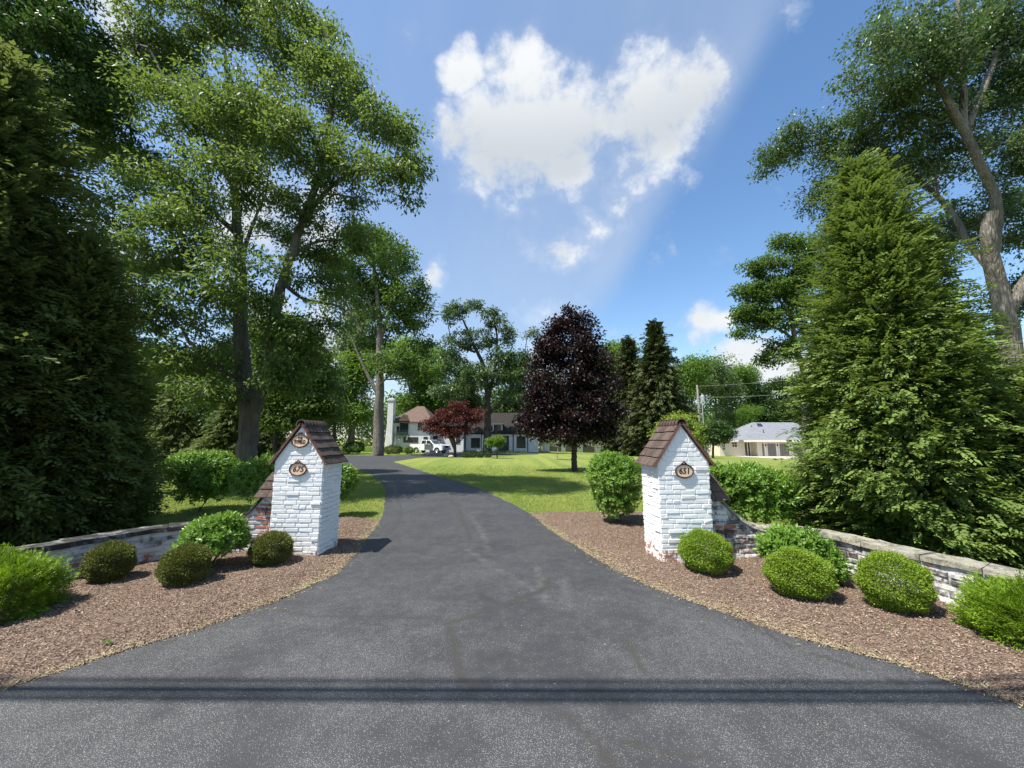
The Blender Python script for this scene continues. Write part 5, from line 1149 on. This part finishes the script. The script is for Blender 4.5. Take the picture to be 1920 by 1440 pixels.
c = MB(); c.box(rx(1354), rx(1369), YR+3.4, YR+4.6, zb, rz(800)); c.box(rx(1353), rx(1370), YR+3.3, YR+4.7, rz(800), rz(797.6)); cc = c.build('chimney', M['cream'], root, O)
p = MB(); p.lathe([(.32, rz(798)), (.34, rz(796)), (.22, rz(793)), (.26, rz(790.5)), (0, rz(790.4))], 12, Matrix.Translation((rx(1361.5), YR+4, 0))); p.build('chimney_pot', simple('terracotta', (.50, .25, .15), .8), cc, O)
openings(root, [(rx(1381), rx(1390), rz(838.5), rz(829.6)), (rx(1362), rx(1367), rz(844), rz(835))], YR+1.5, frame='cream_trim')
openings(root, [(rx(1404.5), rx(1409), zb+.1, rz(829.8)), (rx(1411), rx(1414), zb+.1, rz(829.8))], YR+1.5, 'door', 'glass', 'cream_trim', False, .1)
openings(root, [(rx(1426.5), rx(1431), zb+.1, rz(831.2))], YR, 'door', 'garage', 'cream_trim', False, .1)
openings(root, [(rx(1437), rx(1453), zb+.05, rz(831.2)), (rx(1459.5), rx(1477), zb+.05, rz(831.2)), (rx(1484), rx(1501.5), zb+.05, rz(831.2))], YR, 'garage_door', 'garage', 'cream_trim', False, .1)
for a in (1434, 1456, 1480.4, 1505): s = MB(); s.box(rx(a)-.07, rx(a)+.07, YR-.16, YR-.004, rz(836.5), rz(833)); s.build('wall_lantern', M['timber'], root, O)

# red roofed house far left
YF = 60; O = (hx(340, YF), YF, 0); root = empty('red_roofed_house', O, 'house with a red tiled roof glimpsed between the trees at far left', 'house')
q = lambda p: hx(p, YF); qz = lambda p: hz(p, YF); w = MB(); w.box(q(285), q(388), YF, YF+9, -.5, qz(778)); w.build('wall', simple('house_brick_tan', (.30, .20, .15), .85), root, O)
r = MB(); hip(r, q(280), q(393), YF-.5, YF+9.5, qz(776), q(300), q(375), qz(751)); r.build('roof', M['roof_red'], root, O)
openings(root, [(q(300), q(312), qz(815), qz(795)), (q(355), q(368), qz(815), qz(795))], YF); openings(root, [(q(330), q(340), -.5, qz(795))], YF, 'door', 'green_paint', 'white_trim', False)
O = tuple(GY(389, 52)); root = empty('garden_shed', O, 'small black garden shed beside the pale green young tree', 'shed'); x = O[0]; z = O[2]
w = MB(); w.box(x-.75, x+.75, 52, 53.6, z-.05, z+1.35); w.build('wall', M['shed_black'], root, O); r = MB(); r.prism([(x-.9, z+1.35), (x+.9, z+1.35), (x, z+1.75)], 1.9, Matrix.Translation((0, 51.85, 0))); r.build('roof', M['shed_black'], root, O)
d = MB(); d.box(x-.3, x+.3, 51.96, 51.997, z, z+1.2); d.build('door', M['timber'], root, O)

# utility pole
O = tuple(GY(1316, 62)); root = empty('utility_pole', O, 'wooden utility pole with a grey transformer behind the right pier', 'utility pole'); Z = lambda p: hz(p, 62)
p = MB(); p.tube([(O[0], 62, O[2]-.2), (O[0], 62, Z(722))], [.17, .12], 12); p.build('pole', M['pole_wood'], root, O, True)
xt = hx(1321.5, 62); p = MB(); p.lathe([(0, Z(754)), (.24, Z(754)), (.26, Z(752)), (.26, Z(743)), (.22, Z(741)), (0, Z(740.6))], 16, Matrix.Translation((xt, 61.8, 0))); tr = p.build('transformer', M['metal_grey'], root, O, False)
p = MB(); p.box(O[0], xt, 61.86, 61.94, Z(746), Z(745)); p.build('bracket', M['metal_grey'], root, O); p = MB(); p.box(O[0], xt, 61.86, 61.94, Z(751), Z(750)); p.build('bracket', M['metal_grey'], root, O)
p = MB(); p.tube([(xt-.12, 61.7, Z(741)), (xt-.12, 61.7, Z(738))], .05, 8); p.build('bushing', M['cream'], tr, O)
p = MB(); xc = hx(1319.6, 62); p.tube([(xc, 61.78, O[2]), (xc, 61.78, Z(757)), (O[0]+.1, 61.9, Z(755))], .065, 8); p.build('conduit', M['metal_grey'], root, O)
def wire(name, label, a, b, r, mat, sag=.5, cat='wire', group=None):
    a = np.array(a, float); b = np.array(b, float); pts = [a + (b-a)*t - np.array([0, 0, 4*sag*t*(1-t)]) for t in np.linspace(0, 1, 25)]; m = MB(); m.tube([p - a for p in pts], r, 6)
    o = m.build(name, M[mat]); o.location = tuple(a); tag(o, label, cat, group); return o
wire('utility_wire', 'upper thin wire running right from the utility pole', (O[0], 62, Z(724)), W(1600, 698, 50), .011, 'wire', .3, group='wires of the utility pole')
wire('utility_wire', 'lower thin wire running right from the utility pole', (O[0], 62, Z(745)), W(1600, 728, 50), .011, 'wire', .3, group='wires of the utility pole')
for i, (gy, r, dz) in enumerate(((2.84, .030, 0), (2.93, .040, .05), (3.03, .024, .3))):
    h = 7.4 + dz; yy = gy - SH[1]*h
    wire('overhead_cable', ('lowest street cable overhead, casting the nearest shadow line', 'thick street cable overhead, casting the darkest shadow line', 'thin street cable overhead, casting the farthest shadow line')[i], (-28, yy+.12, h+.35), (28, yy-.14, h+.35), r, 'cable', .35, 'cable', 'street cables over the driveway mouth')

# rocks
for i, (px, py, s, lab) in enumerate(((838, 857, .42, 'tan boulder left of the red leaved maple trunk'), (846, 858, .28, 'smaller tan boulder touching the red leaved maple trunk'))):
    b = G(px, py); R_ = np.random.RandomState(i+5); m = MB(); vs = []; n = 10
    for a in range(6):
        ph = math.pi*a/5
        for k in range(n): th_ = 2*math.pi*k/n; q_ = s*(.85+.3*R_.rand()); vs.append((math.sin(ph)*math.cos(th_)*q_, math.sin(ph)*math.sin(th_)*q_, math.cos(ph)*q_*.6+s*.3))
    m.add(vs, [(a*n+k, a*n+(k+1) % n, (a+1)*n+(k+1) % n, (a+1)*n+k) for a in range(5) for k in range(n)]); o = m.build('boulder', M['rock'], smooth=True); o.location = (b[0], b[1], gz(b[0], b[1])); tag(o, lab, 'rock', 'boulders by the red leaved maple')

# ------------------------------------------------------------------ pickup truck
def paint(name, col, rough=.25, metal=0.): t = NT(name); m = t.pbr(col, rough, metal=metal, spec=.5); t.N['Principled BSDF'].inputs['Coat Weight'].default_value = .5; return m
M['car_white'] = paint('car_white', (.78, .78, .76)); M['car_grey'] = paint('car_grey', (.16, .17, .18)); M['rubber'] = simple('rubber', (.02, .02, .02), .85)
M['chrome'] = paint('wheel_alloy', (.62, .63, .64), .3, .7); M['lamp_clear'] = paint('lamp_clear', (.7, .72, .74), .1); M['lamp_red'] = paint('lamp_red', (.45, .02, .02), .2)
b = GY(806, 53); root = empty('pickup_truck', b, 'white pickup truck with its grey front door ajar by the white house', 'pickup truck', rz=math.radians(-24)); root.scale = (.93, .93, .93)
def arch(cx, r=.47, n=9): return [(cx + r*math.cos(math.pi - math.pi*i/(n-1)), .42 + r*math.sin(math.pi*i/(n-1))*.92) for i in range(n)]
hwid = .96; prof = [(-2.85, .45)] + arch(-1.75) + arch(1.85) + [(2.80, .45), (2.88, .70), (2.86, 1.08), (2.70, 1.16), (1.55, 1.26), (1.15, 1.30), (-1.0, 1.30), (-2.86, 1.28), (-2.90, .7)]
m = MB(); m.prism([(p[0], p[1]) for p in prof], hwid*2, Matrix.Translation((0, -hwid, 0)))
cab = [(-1.02, 1.295, hwid-.02), (1.30, 1.295, hwid-.02), (.55, 1.88, hwid-.17), (-.85, 1.90, hwid-.17)]
vs = [(x, -w_, z) for x, z, w_ in cab] + [(x, w_, z) for x, z, w_ in cab]; m.add(vs, [(0, 1, 2, 3), (7, 6, 5, 4), (1, 5, 6, 2), (3, 7, 4, 0), (2, 6, 7, 3)]); m.build('body', M['car_white'], root)
m = MB(); m.box(-2.78, -1.08, -.82, .82, 1.19, 1.302); m.build('bed_floor', M['rubber'], root)
def side_q(xa, za, xb, zb_, xc, zc, xd, zd, s): # quad on the cab flank
    f = lambda z: hwid-.02 - (z-1.295)/.6*.15 + .006
    return [(x, s*f(z), z) for x, z in ((xa, za), (xb, zb_), (xc, zc), (xd, zd))]
for s in (-1, 1):
    for q_ in (((-.92, 1.33), (-.10, 1.33), (-.10, 1.82), (-.80, 1.82)), ((.0, 1.33), (1.08, 1.33), (.50, 1.81), (.0, 1.82))):
        m = MB(); v_ = side_q(*[c for p in q_ for c in p], s); v2 = [(x, y - s*.02, z) for x, y, z in v_]; m.add(v_+v2, [(0, 1, 2, 3) if s < 0 else (3, 2, 1, 0), (0, 4, 5, 1), (1, 5, 6, 2), (2, 6, 7, 3), (3, 7, 4, 0)]); m.build('side_window', M['glass'], root)
m = MB(); m.add([(1.25, -.82, 1.335), (1.25, .82, 1.335), (.62, .72, 1.84), (.62, -.72, 1.84), (1.27, -.82, 1.345), (1.27, .82, 1.345), (.64, .72, 1.85), (.64, -.72, 1.85)], [(4, 5, 6, 7), (0, 1, 5, 4), (1, 2, 6, 5), (2, 3, 7, 6), (3, 0, 4, 7)]); m.build('windscreen', M['glass'], root)
for x in (-1.75, 1.85):
    for s in (-1, 1):
        R_ = Matrix.Translation((x, s*.80, .40)) @ Matrix.Rotation(math.radians(90)*(1 if s < 0 else -1), 4, 'X')
        wh = MB(); wh.lathe([(.24, -.10), (.36, -.12), (.40, -.09), (.40, .09), (.36, .14), (.24, .13)], 24, R_); tw_ = wh.build('wheel', M['rubber'], root, smooth=False)
        rm = MB(); rm.lathe([(.24, .10), (.235, .125), (.20, .10), (.09, .12), (.0, .13)], 20, R_); rm.build('rim', M['chrome'], tw_)
m = MB(); dy = -hwid-.004; m.box(-.02, 1.12, -.03, .03, .48, 1.30); m.box(-.02, .04, -.025, .025, 1.30, 1.80); m.prism([(1.06, 1.30), (1.12, 1.30), (.55, 1.82), (.49, 1.80)], .05, Matrix.Translation((0, -.025, 0))); dr = m.build('front_door', M['car_grey'], root); dr.data.transform(Matrix.Translation((-1.12, 0, 0))); dr.location = (1.12, dy-.03, 0); dr.rotation_euler = (0, 0, math.radians(24)); dr['label'] = 'grey front door standing ajar'
m = MB(); m.box(-.9, -.72, -.05, -.032, 1.10, 1.14); m.build('handle', M['rubber'], dr)
m = MB(); m.box(-2.98, -2.86, -.92, .92, .50, .68); m.build('rear_bumper', M['chrome'], root); m = MB(); m.box(2.84, 3.0, -.95, .95, .46, .72); m.build('front_bumper', M['chrome'], root)
m = MB(); m.box(2.83, 2.90, -.5, .5, .76, 1.08); m.build('grille', M['rubber'], root)
for s in (-1, 1):
    m = MB(); m.box(2.78, 2.885, s*.74-.18, s*.74+.18, .84, 1.06); m.build('headlight', M['lamp_clear'], root); m = MB(); m.box(-2.91, -2.86, s*.88-.06, s*.88+.06, .85, 1.2); m.build('tail_light', M['lamp_red'], root)
    m = MB(); m.box(.95, 1.1, s*1.10-.10, s*1.10+.10, 1.28, 1.46); m.box(1.0, 1.06, s*1.0-.06, s*1.0+.04, 1.30, 1.33); m.build('wing_mirror', M['rubber'], root)
